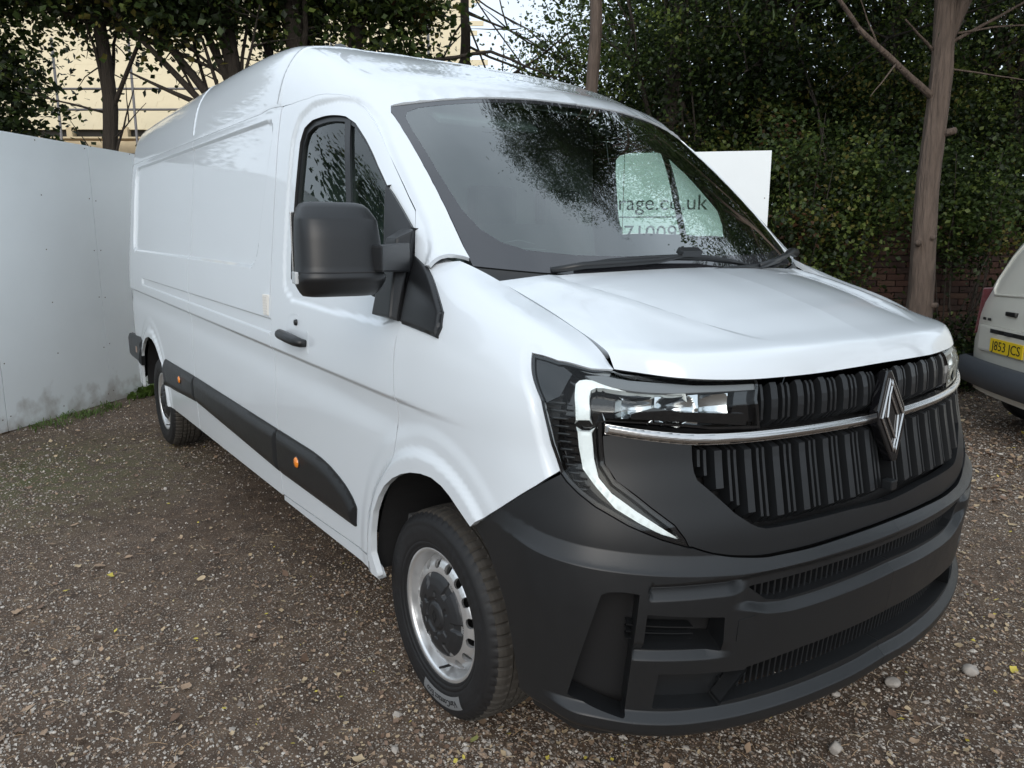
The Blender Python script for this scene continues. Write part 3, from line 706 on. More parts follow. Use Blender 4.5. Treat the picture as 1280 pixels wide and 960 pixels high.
# ------------------------------------------------------------------ front wings, bonnet, windscreen
zcol=lambda s,z:(s,hz(s,z))
lamp_outer=PL['lamp_outer']; lamp_top=PL['lamp_top']; wb=PL['white_bump']
lo_m=np.array([np.array(q)*SFN for q in [lamp_top[0]]+lamp_outer[::-1]])
def dF_(a,b,P):
    x,z=P[:,0],P[:,2]; d=dside(x,z)*(1-sst((x-.52)/.2))
    # body colour sinks towards the lamp edge
    dd=dist_poly(np.stack([a*SFN[0],b*SFN[1]],1),lo_m,False)
    d-=.008*(1-sst((dd-.016)/.028))*(1-.7*sst((z-1.16)/.08))
    return d
archS=[(x,hz(x,z)) for x,z in archF]
# front edge: door line then arc at the pillar foot, windscreen foot, bonnet shut line, lamp
wing=[(x,hz(x,z)) for x,z in dfront[::-1]]
wing[0]=(-.391,hz(-.391,.435))
wing=[(-.290,hz(-.290,.38)),(-.315,hz(-.315,.41)),(-.388,hz(-.388,.432))]+[(x+.001,h) for x,h in wing[1:]]
wing+=[(-.125,hz(-.125,1.37)),(-.150,hz(-.150,1.455))]
wing+=[(-.118,hz(-.118,1.472)),(-.075,12.35),(-.05,12.75),(-.035,13.0)]
wing+=[(q,13.0) for q in (0.0,.05,.10,.2,.3,.4,.5,.565,.68,.765)]
wing+=[tuple(q) for q in lamp_top[:4][::-1]]+[tuple(q) for q in lamp_outer[::-1]][:3]+[tuple(wb[4]),tuple(wb[3]),tuple(wb[2]),tuple(wb[1])]
wing+=archS[::-1]
fw_=panel('front_wing',sF,gap(wing,.0020,SFN),M_paint,res=.010,sc=SFN,disp=dF_,flange=.022,outw=OF,parent=van)
# ---- bonnet
def lin(t): return np.clip(t,0,1)
sB=lambda a,b: netB(a,b)
def yec(x): return pchip([0,.2,.43,.6,.74,.82,.95],np.array([.64,.615,.555,.50,.42,.345,.25]),np.clip(x,0,.95))
_ga,_gb=np.meshgrid(np.linspace(0,7,281),np.linspace(0,1,201),indexing='ij'); _gP=netB(_ga.ravel(),_gb.ravel())
def inv_b(x,y):
    k=int(np.argmin((_gP[:,0]-x)**2+(-_gP[:,1]-y)**2)); return (float(_ga.ravel()[k]),float(_gb.ravel()[k]))
bonnet_lines=[[inv_b(float(x),float(yec(x)[0])+e) for x in np.linspace(.17,.79,24)] for e in (-.016,-.012,0,.012,.016)]+[[(k_,u_) for u_ in np.linspace(.01,.985,40)] for k_ in (4.86,4.94,5.0,5.06,5.14,5.5)]
def dB(a,b,P):
    x,y=P[:,0],-P[:,1]
    ye=yec(x)      # edge of the raised middle, narrowing forwards
    f=sst((.80-x)/.22)
    d=-.013*(1-lin((y-ye+.012)/.024))*f*sst((x-.10)/.12)
    # outer swage near the shut line, pressed down trough
    d+=.003*np.exp(-((y-ye-.05)/.035)**2)*f*sst((x-.10)/.12)
    return d
bon=[(0.0,1.0),(1,1),(2,1),(3,1),(4,1),(5,1),(6,1),(7,1)]+[(7,u) for u in (.95,.88,.8,.7,.6,.5,.4,.3,.2,.1)]+[(7,0.0),(0,0.0)]+[(0,u) for u in (.1,.2,.3,.4,.5,.6,.7,.8,.9)]
bg_=[(a,0.0 if b<.004 else b) for a,b in gap(bon,.0022,SBN)]
bonnet=panel('bonnet',sB,bg_,M_paint,res=.012,sc=SBN,disp=dB,flange=.03,outw=(.3,0,0),sym=True,parent=van,lines=bonnet_lines)
# ---- windscreen with printed black border
sW=lambda a,b: netW(a,b)
wo=[(0,1),(.15,1),(.3,1),(.5,1),(.7,1),(.85,1),(1,1)]+[(1,u) for u in (.95,.9,.8,.6,.4,.2)]+[(1,0),(0,0)]+[(0,u) for u in (.2,.4,.6,.8,.9,.95)]
wsh=[(a,0.0 if b<.004 else b) for a,b in gap(rounded(wo,.0,1),.003,SWN)]
ci=[(.030,0.0),(.030,.3),(.034,.7),(.040,.88),(.060,.935),(.095,.955),(.2,.962),(.5,.958),(.70,.945),(.80,.915),(.865,.86),(.895,.78),(.905,.60),(.90,.3),(.895,0.0)]
wg=tagp(empty('windscreen'),None); wg.parent=van
border=[(0.0,0.0)]+[(0,u) for u in (.2,.4,.6,.8,.9,.95)]+[(0,1),(.15,1),(.3,1),(.5,1),(.7,1),(.85,1),(1,1)]+[(1,u) for u in (.95,.9,.8,.6,.4,.2)]+[(1,0.0)]+ci[::-1]
def gapsym(poly,g,sc): return [(a,0.0 if b0<.004 else b) for (a,b),(a0,b0) in zip(gap(poly,g,sc),poly)]
bd_=[(max(a,.004) if a<.01 else (min(a,.997) if a>.99 else a),min(b,.996)) for a,b in border]
panel('black_border',sW,bd_,M_frit,res=.03,sc=SWN,disp=lambda a,b,P:-.004+0*a,flange=.006,fmat=M_black,outw=(-1.6,0,.6),sym=True,parent=wg)
panel('glass_pane',sW,[(a,b) for a,b in ci[::-1]],M_glass,res=.04,sc=SWN,disp=lambda a,b,P:-.0045+0*a,flange=0,outw=(-1.6,0,.6),sym=True,parent=wg)
# scuttle panel between the glass and the bonnet
def scut(a,b):
    g=netW(np.full(np.shape(b),1.0),b); k=netB(np.zeros(np.shape(b)),b)+np.array([.03,0,-.035]); a=np.asarray(a)[...,None]
    p=g*(1-a)+k*a; p=p+np.array([0,0,-1])*(.018*np.sin(np.pi*a)+.006); return p
panel('scuttle',scut,[(0,0.0),(0,1),(1,1),(1,0.0)],M_plas,res=.02,sc=(.15,.80),flange=0,outw=(0,0,0),sym=True,parent=van)
# ---- bumper
led=[(-.6,.81),(.3,.815),(.46,.802),(.60,.778),(.72,.763),(.82,.750),(.99,.732),(1.15,.722),(1.36,.727),(1.66,.730)]
lx=np.array([q[0] for q in led]);lz=np.array([q[1] for q in led])
_kn=np.array([-.7,.5,.70,.82,.95,1.2,1.45,1.66])
def z_led(a): return pchip(lx,lz,np.clip(a,lx[0],lx[-1]))
def z_slot(a): return pchip([-.7,1.0,1.10,1.17,1.25,1.66],np.array([.64,.640,.622,.602,.594,.606]),a)
def z_blk(a): return .7085-.035*(a-.84)
def z_mid(a): return .540-.105*(a-.80)
def z_lip(a): return pchip(_kn,np.array([.385,.385,.374,.352,.336,.326,.328,.338]),a)
def lin(t): return np.clip(t,0,1)
def dBump(a,b,P):
    z=P[:,2]; x=P[:,0]; zl=z_led(a)
    d=.024*(1-lin((z-zl)/.042)**.75)*sst((a-.36)/.25)
    # the band of the upper slot lies back, its lower edge is a sharp shelf
    f=sst((a-1.04)/.09); zs_=z_slot(a)
    d-=f*.024*lin((z-zs_)/.016)*(1-lin((z-.700)/.020))
    # block beside the air curtain: upward facing top shelf and middle shelf
    fb=lin((a-.835)/.010)*(1-sst((a-1.06)/.06)); zt=z_blk(a)
    d-=fb*.024*np.where(z<zt,1-lin((zt-z)/.028),1-lin((z-zt)/.012))
    fm=lin((a-.80)/.012)*(1-lin((a-1.00)/.07)); zm=z_mid(a)
    d-=fm*.020*np.where(z<zm,1-lin((zm-z)/.018),1-lin((z-zm)/.03))
    # lower lip: flat bright shelf, then the chin turning under
    zp=z_lip(a)
    d+=.026*(1-lin((z-zp)/.018))*sst((a-.58)/.12)
    d-=.040*(1-sst((z-zp+.075)/.05))
    return d
def hline(f,s0,s1,dz=0,n=60): return [(float(s_),hz(float(s_),float(f(np.array([s_]))[0])+dz)) for s_ in np.linspace(s0,s1,n)]
bump_lines=[]
for f_,s0,s1,dz in ((z_led,.50,1.655,0),(z_led,.56,1.655,.042),(z_slot,1.06,1.655,0),(z_slot,1.08,1.655,.016),(z_blk,.836,1.09,0),(z_blk,.84,1.09,-.028),(z_mid,.80,1.06,0),(z_mid,.80,1.06,-.018),(z_lip,.60,1.655,0),(z_lip,.60,1.655,.018)):
    for e in (-.003,0,.003): bump_lines.append(hline(f_,s0,s1,dz+e))
bump_lines.append(hline(z_blk,.84,1.09,.012))
slot1=[(1.11,hz(1.11,.676)),(1.36,hz(1.36,.683)),(1.66,hz(1.66,.687)),(1.66,hz(1.66,.634)),(1.36,hz(1.36,.622)),(1.22,hz(1.22,.618)),(1.17,hz(1.17,.628))]
slot2=[(1.12,hz(1.12,.452)),(1.30,hz(1.30,.468)),(1.66,hz(1.66,.478)),(1.66,hz(1.66,.376)),(1.30,hz(1.30,.362)),(1.05,hz(1.05,.358))]
archB=[(.322,.766),(.381,.715),(.427,.655),(.465,.588),(.489,.49),(.503,.412),(.512,.35),(.520,.30),(.525,.288)]
bump=[tuple(wb[4]),tuple(wb[3]),tuple(wb[2]),tuple(wb[1])]+[(x,hz(x,z)) for x,z in archB]
bump+=[(.62,hz(.62,.288)),(.70,hz(.70,.288)),(.9,hz(.9,.280)),(1.2,hz(1.2,.276)),(1.66,hz(1.66,.28))]
_ps=[.943,1.0,1.08,1.17,1.27,1.36,1.50,1.66]; _pz=pchip(_ps,np.array([.800,.778,.760,.750,.750,.752,.756,.758]),np.linspace(.943,1.655,40))
pln=[None]+[(float(s_),hz(float(s_),float(z_))) for s_,z_ in zip(np.linspace(.95,1.655,40),_pz)]+[None]
bump+=[(1.66,hz(1.66,.757))]+[tuple(q) for q in pln[1:-1][::-1]]+[tuple(q) for q in [PL['lamp_inner'][-1]]]+[tuple(q) for q in lamp_outer[:7]]
cur=[tuple(q) for q in PL['curtain']]
_b=PL['blk_edge']
cur_hole=[cur[0],cur[1],cur[2],cur[3],(_b[0][0]-.004,hz(_b[0][0],.700)),(_b[1][0]-.004,hz(_b[1][0],.366)),(.79,hz(.79,.362)),(.66,hz(.66,.405))]
ap1=[tuple(q) for q in PL['ap_up']]; ap1[0]=(ap1[0][0]+.016,ap1[0][1]); ap1[3]=(ap1[3][0]+.016,ap1[3][1]); ap2=[tuple(q) for q in PL['ap_low']]
# holes that reach the centre line are cut on the outline instead: splice slot outlines into the border
def fixc(poly): return [(1.66 if s>1.655 else s,h) for s,h in poly]
bump_g=gap(bump,.0015,SFN)
bump_g=fixc(bump_g)
# insert the two slots at the centre line (walk down the centre from bottom to top)
ib=max(i for i,(s,h) in enumerate(bump_g) if s>1.655 and h<3)
bump_f=bump_g[:ib+1]+[slot2[3],slot2[4],slot2[5],slot2[0],slot2[1],slot2[2]]+[slot1[3],slot1[4],slot1[5],slot1[6],slot1[0],slot1[1],slot1[2]]+bump_g[ib+1:]
bumper=panel('front_bumper',sF,bump_f,M_plas,res=.0062,sc=SFN,disp=dBump,holes=[rounded(cur_hole,.02,3),rounded(ap1,.012,2),rounded(ap2,.012,2)],flange=.045,hflange=.085,hmat=M_plas,outw=OF,sym=True,parent=van,lines=bump_lines)
tagp(bumper,'dark grey textured bumper with grilles and air slots')
# dark space behind the bumper and grille
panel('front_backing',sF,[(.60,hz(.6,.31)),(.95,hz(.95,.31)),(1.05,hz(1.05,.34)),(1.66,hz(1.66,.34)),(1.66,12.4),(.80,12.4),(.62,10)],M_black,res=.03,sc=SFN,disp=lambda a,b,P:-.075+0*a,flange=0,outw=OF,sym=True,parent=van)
# aperture fillings
panel('fog_lamp_bowl',sF,gap(rounded(ap2,.012,2),-.004,SFN),M_plas2,res=.012,sc=SFN,disp=lambda a,b,P:-.030-.045*np.exp(-(((a-.815)/.04)**2+((b-1.6)/.55)**2)),flange=0,outw=OF,parent=bumper)
mirror_y(bpy.data.objects['fog_lamp_bowl'],bumper)
for k in range(3):
    za=.545+k*.018
    o=panel('vent_slat',sF,[(.80,hz(.80,.542+k*.020)),(.985,hz(.985,.520+k*.018)),(.985,hz(.985,.524+k*.018)),(.80,hz(.80,.546+k*.020))],M_plas2,res=.02,sc=SFN,disp=lambda a,b,P:-.035+0*a,flange=.03,outw=OF,parent=bumper); mirror_y(o,bumper)
# headed strip over the block (light catching ledge)
def ledge(name,z0,z1,s0,s1,out,t=.006,par=bumper,mat=M_plas,tip=0):
    n=24
    ss=np.linspace(s0,s1,n); zs=np.linspace(z0,z1,n)
    a=np.array([netF(np.array([s]),np.array([hz(s,z)]))[0] for s,z in zip(ss,zs)])
    tn=np.gradient(a,axis=0); nn=np.stack([-tn[:,1],tn[:,0],0*tn[:,0]],1); nn/=np.linalg.norm(nn,axis=1)[:,None]; nn*=np.sign((nn*(a-np.array(OF))).sum(1))[:,None]
    prof=1-tip*np.abs(np.linspace(-1,1,n))**3
    o_=a+nn*(out*prof)[:,None]; i_=a-nn*.02
    V=np.vstack([i_,o_,o_-[0,0,t],i_-[0,0,t*2.5]]); Fc=[]
    for k in range(3):
        for i in range(n-1): Fc.append((k*n+i,k*n+i+1,(k+1)*n+i+1,(k+1)*n+i))
    Vm=V*[1,-1,1]; N=len(V); Fc=[f for f in Fc]+[tuple(j+N for j in f[::-1]) for f in Fc]
    return mkobj(name,mesh(name,np.vstack([V,Vm]),Fc,[mat],False),par)
# vertical fins in the two bumper slots
def fin(s,h0,h1,w,d0,d1,surf=netF,n=5,ch=0,name='grille_fin',mat=M_plas2,par=None):
    hh=np.linspace(h0,h1,n) if not ch else np.array([h0,h0+(h1-h0)*ch]+list(np.linspace(h0+(h1-h0)*ch,h1-(h1-h0)*ch,n)[1:-1])+[h1-(h1-h0)*ch,h1])
    m=len(hh); L=surf(np.full(m,s-w/2),hh);R_=surf(np.full(m,s+w/2),hh)
    C=surf(np.full(m,s),hh); t=R_-L; nn=np.cross(t,np.gradient(C,axis=0)); nn/=np.linalg.norm(nn,axis=1)[:,None]; nn*=np.sign((nn*(C-np.array(OF))).sum(1))[:,None]
    out=np.full(m,d1); 
    if ch: out[0]=d0+.3*(d1-d0); out[-1]=d0+.3*(d1-d0)
    tw=t*.14
    V=np.vstack([L+nn*d0,L+tw+nn*out[:,None],R_-tw+nn*out[:,None],R_+nn*d0]); Fc=[]
    for k in range(3):
        for i in range(m-1): Fc.append((k*m+i,k*m+i+1,(k+1)*m+i+1,(k+1)*m+i))
    Fc.append((0,m,2*m,3*m)); Fc.append((4*m-1,3*m-1,2*m-1,m-1))
    me=bpy.data.meshes.new(name); me.from_pydata(V.tolist(),[],Fc); me.materials.append(mat)
    bm=bmesh.new(); bm.from_mesh(me); bmesh.ops.recalc_face_normals(bm,faces=bm.faces); bm.to_mesh(me); bm.free()
    o=mkobj(name,me,par); return o
for s in np.arange(1.135,1.655,.0215):
    z0=np.interp(s,[1.11,1.17,1.22,1.36,1.66],[.668,.624,.614,.618,.630]); z1=np.interp(s,[1.11,1.36,1.66],[.680,.687,.691])
    o=fin(s,hz(s,z0),hz(s,z1),.0085,-.055,-.026,par=bumper); mirror_y(o,bumper)
for s in np.arange(1.075,1.655,.0205):
    z0=np.interp(s,[1.05,1.30,1.66],[.355,.358,.372]); z1=np.interp(s,[1.05,1.12,1.30,1.66],[.365,.456,.472,.482])
    if z1-z0<.01: continue
    o=fin(s,hz(s,z0),hz(s,z1),.008,-.05,-.018,par=bumper); mirror_y(o,bumper)
for s in (1.395,):
    o=panel('slot_tab',sF,[(s-.03,hz(s,.445)),(s+.03,hz(s,.445)),(s+.03,hz(s,.478)),(s-.03,hz(s,.478))],M_plas,res=.02,sc=SFN,disp=lambda a,b,P:-.010+0*a,flange=.01,outw=OF,parent=bumper); mirror_y(o,bumper)
o=panel('tow_eye_cover',sF,[(1.075,hz(1.07,.60)),(1.125,hz(1.12,.606)),(1.125,hz(1.12,.545)),(1.075,hz(1.07,.540))],M_plas,res=.02,sc=SFN,disp=lambda a,b,P:dBump(a,b,P)+.0015,flange=.003,outw=OF,parent=bumper)
# ---- smooth surround under the lamps
gl=[tuple(q) for q in PL['grl_low']]
cb=[tuple(q) for q in PL['chr_bot']]
li=[tuple(q) for q in PL['lamp_inner']]
sur=[li[0]]+li[1:]+[tuple(q) for q in pln[1:-1]]+[(1.66,hz(1.66,.757)),(1.66,hz(1.66,.815))]+gl[::-1][1:]+[(cb[2][0]*.0+.963,hz(.963,1.052))]+[(.86,hz(.86,1.066)),(.76,hz(.76,1.083))]
sg=fixc(gap(sur,.0018,SFN))
grille=tagp(empty('grille')); grille.parent=van
def dSur(a,b,P):
    z=P[:,2]; return -.004+.0*a-.012*np.exp(-((z-.80)/.02)**2)*0
surround=panel('grille_surround',sF,sg,M_plas2,res=.014,sc=SFN,disp=dSur,flange=.03,outw=OF,sym=True,parent=grille)
# ribs: one wide, two narrow, repeated
s=1.66-.004; k=0
widths=[(.030,.013),(.011,.007),(.011,.017)]
pos=[]
x=1.66+.012
while x>.93:
    w,g=widths[k%3]; pos.append((x-w/2,w)); x-=w+g; k+=1
for (sc_,w) in pos:
    if sc_>1.66-w*.45: 
        if sc_+w/2>1.66: continue
    # upper band
    if sc_-w/2>1.168:
        o=fin(sc_,hz(sc_,1.072),hz(sc_,1.196),w,-.05,-.004 if w>.02 else -.012,n=6,ch=.07,name='grille_rib',par=grille); mirror_y(o,grille)
    zb=np.interp(sc_,[.93,.963,.985,1.005,1.075,1.13,1.163,1.20,1.36,1.66],[1.06,1.0,.985,.955,.880,.842,.828,.826,.828,.836])
    zt=1.040
    if sc_-w/2>.966 and zt-zb>.02:
        o=fin(sc_,hz(sc_,zb+.003),hz(sc_,zt),w,-.05,.000 if w>.02 else -.009,n=7,ch=.085,name='grille_rib',par=grille); mirror_y(o,grille)
# ---- bright strip
ct=[tuple(q) for q in PL['chr_top']]
_sx=[.734,.84,.99,1.163,1.36,1.62]
strip=[(float(q),hz(float(q),float(pchip(_sx,np.array([1.108,1.092,1.0755,1.069,1.067,1.066]),np.array([q]))[0]))) for q in np.linspace(.734,1.62,30)]+[(float(q),hz(float(q),float(pchip(_sx,np.array([1.083,1.066,1.0480,1.0425,1.0415,1.0405]),np.array([q]))[0]))) for q in np.linspace(1.62,.734,30)]
o=panel('bright_strip',sF,strip,M_chrome,res=.0045,sc=SFN,disp=lambda a,b,P:.006+0*a,flange=.03,outw=OF,bevel=(.0125,.010),parent=grille); mirror_y(o,grille)
# ---- emblem: two interlaced diamond outlines on a black lozenge
e0=netF(np.array([1.66]),np.array([hz(1.66,1.178)]))[0]; e1=netF(np.array([1.66]),np.array([hz(1.66,.935)]))[0]
ec=(e0+e1)/2; up=(e0-e1); eh=np.linalg.norm(up)/2; up=up/np.linalg.norm(up); en=np.cross([0,1,0],up); en=en if en[0]>0 else -en
emb=tagp(empty('emblem')); emb.parent=grille
EM=frame(Vector(ec)+Vector(en)*.019,(0,1,0),tuple(en)) # x -> +y (to the van's left = picture right)
H=eh+.008;Wd=.072
lz=[(-.012,H),(-Wd,.02),(-Wd,-.02),(-.012,-H),(.012,-H),(Wd,-.02),(Wd,.02),(.012,H)]
extrude('lozenge',lz,.028,M_gloss,EM,emb,bev=.004)
def stroke(name,pts,w,t,parent,mat,M,z=.0):
    """closed-ish mitred ribbon through pts, extruded"""
    P=np.array(pts,float);n=len(P);L=[];R_=[]
    for i in range(n):
        a=P[max(i-1,0)];b=P[min(i+1,n-1)]; d1=P[i]-a if i>0 else P[1]-P[0]; d2=b-P[i] if i<n-1 else P[-1]-P[-2]
        d1=d1/np.linalg.norm(d1);d2=d2/np.linalg.norm(d2); n1=np.array([-d1[1],d1[0]]);n2=np.array([-d2[1],d2[0]]);m=n1+n2;m/=np.linalg.norm(m);k=w/2/max(.4,m@n1)
        L.append(P[i]+m*k);R_.append(P[i]-m*k)
    V=[];Fc=[]
    for i in range(n): V+=[(*L[i],z+t*.55),(*((L[i]+R_[i])/2),z+t),(*R_[i],z+t*.55),(*L[i],z),(*R_[i],z)]
    for i in range(n-1):
        o=i*5;p=o+5; Fc+=[(o,o+1,p+1,p),(o+1,o+2,p+2,p+1),(o+3,o,p,p+3),(o+2,o+4,p+4,p+2)]
    Fc+=[(0,3,4,2,1),(5*n-5,5*n-4,5*n-3,5*n-1,5*n-2)]
    me=mesh(name,[M@Vector(v) for v in V],Fc,[mat]); return mkobj(name,me,parent)
h2=H-.028;w2=Wd-.016
stroke('silver_line',[(-.004,-h2*.80+.0),(.004+w2*.0,-h2*.97),(w2,.0),(.008,h2*.92),(-.006,h2*.64),(w2*.50,-.004),(.0,-h2*.55)][0:5],.0085,.004,emb,M_chrome,EM,.001)
stroke('silver_line',[(.006,h2*.80),(-.004,h2*.97),(-w2,.0),(-.008,-h2*.92),(.006,-h2*.64),(w2*.42,.0)][0:5],.0085,.004,emb,M_chrome,EM,.001)
stroke('silver_line',[(-.008,h2*.66),(-w2*.50,0),(.006,-h2*.64)],.0075,.004,emb,M_chrome,EM,.0012)
stroke('silver_line',[(.008,-h2*.66),(w2*.50,0),(-.006,h2*.64)],.0075,.004,emb,M_chrome,EM,.0012)
box('radar_sensor',(0.952,-.030,.868),(.03,.028,.028),M_plas2,grille,bev=.004)
# ------------------------------------------------------------------ headlamp
hl=tagp(empty('headlight'),'slim wraparound headlight with a white C-shaped light guide'); hl.parent=van
lens=[tuple(q) for q in lamp_top]+[tuple(q) for q in PL['lamp_right']]+[tuple(q) for q in PL['lamp_bot']]+li+lamp_outer
lens_g=gap(lens,.004,SFN)
panel('lens',sF,lens_g,M_lens,res=.014,sc=SFN,disp=lambda a,b,P:-.002+0*a,flange=.0,outw=OF,parent=hl)
panel('lamp_housing',sF,gap(lens,-.001,SFN),M_gloss,res=.014,sc=SFN,disp=lambda a,b,P:-.050+0*a,flange=0,outw=OF,parent=hl)
panel('lamp_corner',sF,[tuple(lamp_top[0]),tuple(lamp_top[1]),(.62,hz(.62,1.225)),(.60,hz(.60,1.17)),(.565,hz(.565,1.15)),tuple(lamp_outer[-1])],M_gloss,res=.012,sc=SFN,disp=lambda a,b,P:-.010+0*a,flange=0,outw=OF,parent=hl)
rim=gap(lens,.001,SFN); rim2=gap(lens,.010,SFN)
panel('lamp_bezel',sF,rim,M_gloss,res=.012,sc=SFN,disp=lambda a,b,P:-.004+0*a,holes=[rim2],flange=.0,hflange=.045,outw=OF,parent=hl)
du=[tuple(q) for q in PL['drl_up']]; dl=[tuple(q) for q in PL['drl_low']]
panel('light_guide',sF,du,M_drl,res=.008,sc=SFN,disp=lambda a,b,P:-.011+0*a,flange=.02,outw=OF,bevel=(.008,.004),parent=hl)
panel('light_guide',sF,dl,M_drl,res=.008,sc=SFN,disp=lambda a,b,P:-.011+0*a,flange=.02,outw=OF,bevel=(.008,.004),parent=hl)
def facet(a,b,P,c,k=.035):
    return -.016-k*np.clip(1-np.abs(a-c)/.055,0,1)
for (s0,s1,z0,z1,cs,kk) in ((.775,.86,1.118,1.175,.82,.03),(.865,.985,1.108,1.178,.92,.035),(.995,1.075,1.108,1.176,1.03,.02)):
    q=[(s0,hz(s0,z0)),(s1,hz(s1,z0-.012)),(s1,hz(s1,z1)),(s0,hz(s0,z1))]
    zc_=(z0+z1)/2
    panel('reflector',sF,q,M_reflect,res=.007,sc=SFN,disp=lambda a,b,P,c=cs,k=kk,zz=zc_:-.018-k*np.clip(1-((a-c)/.055)**2-((P[:,2]-zz)/.045)**2,0,1)+.004*np.floor((a-c)/.018)%2*.0,flange=.02,outw=OF,parent=hl)
# dark shroud shelf and projector
panel('lamp_shroud',sF,[(.80,hz(.80,1.118)),(1.13,hz(1.13,1.085)),(1.13,hz(1.13,1.115)),(.93,hz(.93,1.132)),(.86,hz(.86,1.150)),(.80,hz(.80,1.13))],M_gloss,res=.012,sc=SFN,disp=lambda a,b,P:-.013+0*a,flange=.02,outw=OF,parent=hl)
panel('lamp_block',sF,[(1.085,hz(1.085,1.10)),(1.16,hz(1.16,1.09)),(1.16,hz(1.16,1.185)),(1.10,hz(1.10,1.185))],M_gloss,res=.012,sc=SFN,disp=lambda a,b,P:-.02+0*a,flange=.02,outw=OF,parent=hl)
panel('upper_trim',sF,[(.66,hz(.66,1.222)),(.80,hz(.80,1.190)),(.97,hz(.97,1.182)),(1.155,hz(1.155,1.178)),(1.155,hz(1.155,1.194)),(.97,hz(.97,1.200)),(.80,hz(.80,1.215)),(.72,hz(.72,1.224))],simple('lamp_trim_grey',(.16,.165,.17),.3),res=.012,sc=SFN,disp=lambda a,b,P:-.009+0*a,flange=.01,outw=OF,parent=hl)
for k in range(15):
    z=1.205-k*.019
    s0=np.interp(z,[.90,.95,1.0,1.05,1.1,1.2,1.24],[.70,.66,.633,.612,.59,.53,.50]); s1=np.interp(z,[.90,.93,1.0,1.05,1.1,1.2,1.24],[.735,.70,.665,.65,.64,.60,.55])
    if s1-s0<.01: continue
    pts=[netF(np.array([s_]),np.array([hz(s_,z)]))[0] for s_ in np.linspace(s0,s1,5)]
    pts=np.array(pts); cn=pts-np.array([-.4,0,pts[0][2]]); cn/=np.linalg.norm(cn,axis=1)[:,None]
    V,Fc=tube(pts-cn*.022,.0035,5); mkobj('lamp_fin',mesh('lamp_fin',V,Fc,[M_plas2],True),hl)
# left-hand copies
hl2=hl.copy(); COL.objects.link(hl2); hl2.parent=van; hl2.scale=(1,-1,1); hl2['label']='far headlight at the right corner of the van nose'
for ch in hl.children:
    d=ch.copy(); COL.objects.link(d); d.parent=hl2

# ------------------------------------------------------------------ side cladding, markers
def clad(name,poly,par=None,seg=None):
    return panel(name,sA,gap(rounded(A(*poly),.02,2),.001,SA),M_plas,res=.009,sc=SA,disp=lambda a,b,P:dside(P[:,0],P[:,2])+.022,flange=.028,outw=(0,0,1),bevel=(.034,.018),parent=par or van)
cl=[clad('side_cladding',[(-.483,.508),(-.466,.590),(-.500,.622),(-.56,.653),(-.62,.672),(-.71,.694),(-.80,.706),(-.898,.712),(-1.316,.718),(-1.316,.512),(-.845,.510)]),
    clad('side_cladding',[(-1.322,.512),(-1.322,.718),(-2.847,.742),(-2.847,.578),(-1.956,.540)]),
    clad('side_cladding',[(-2.853,.578),(-2.853,.742),(-3.70,.747),(-3.745,.70),(-3.735,.55),(-3.5,.552)]),
    clad('side_cladding',[(-4.555,.585),(-4.53,.68),(-4.52,.79),(-4.60,.812),(-5.10,.80),(-5.10,.60)])]
def marker(x,z,par,m=M_amber):
    p=netA(np.array([x]),np.array([qz(x,z)]))[0]
    o=lathe('side_marker',[(0,.007),(.016,.006),(.0225,.002),(.0235,-.012)],m,28,par); o.location=(x,p[1]-.026,z)
    o2=lathe('marker_ring',[(.0235,.000),(.0265,.001),(.0280,-.004)],M_plas2,28,par); o2.location=(x,p[1]-.025,z); return o,o2
marker(-1.026,.632,van); marker(-3.188,.672,van)
box('side_reflector',(-4.72,-1.058,.70),(.05,.012,.05),simple('dull_reflector',(.35,.22,.16),.3),van,bev=.004)
# foam door block stuck on the pillar edge
p=netA(np.array([-1.365]),np.array([qz(-1.365,1.275)]))[0]
bm=bmesh.new(); box_bm(bm,(0,0,0),(.062,.020,.092),bev=.004)
for k in range(7): box_bm(bm,(0,-.0105,-.036+k*.012),(.054,.003,.0035))
fo=mkobj('foam_door_block',bm_mesh('foam_door_block',bm,[M_foam]),van,loc=(-1.365,p[1]-.008,1.275))
# ------------------------------------------------------------------ sail panels and door mirror
M_mir=simple('mirror_plastic',(.0115,.0122,.0135),.38,noise=.08,nscale=22,bump=.1,bscale=600)
sail2=[(-.236,1.548),(-.095,1.455),(.050,1.375),(.095,1.345),(.116,1.30),(.112,1.272),(.03,1.280),(-.103,1.292),(-.113,1.38),(-.17,1.475)]
def hzs(pl): return [(x,hz(x,z)) for x,z in pl]
sl_=[(-.180,1.505),(.050,1.380),(.098,1.342),(.117,1.300),(.110,1.270),(.02,1.282),(-.098,1.294),(-.112,1.36)]
panel('sail_panel',sF,rounded(hzs(sl_),.012,3),M_mir,res=.006,sc=SFN,disp=lambda a,b,P:.020+0*a,flange=.03,outw=OF,bevel=(.016,.010),parent=van)
mir=tagp(empty('door_mirror'),'big two-part black door mirror on a short arm'); mir.parent=door
sa=[(-.40,1.735),(-.375,1.72),(-.205,1.590),(-.190,1.560),(-.150,1.46),(-.125,1.36),(-.112,1.298),(-.24,1.310),(-.265,1.33),(-.285,1.45),(-.33,1.56)]
panel('mirror_foot',sA,rounded(A(*sa),.010,3),M_mir,res=.007,sc=SA,disp=lambda a,b,P:.016+0*a,flange=.035,outw=(0,0,1),bevel=(.012,.008),parent=mir)
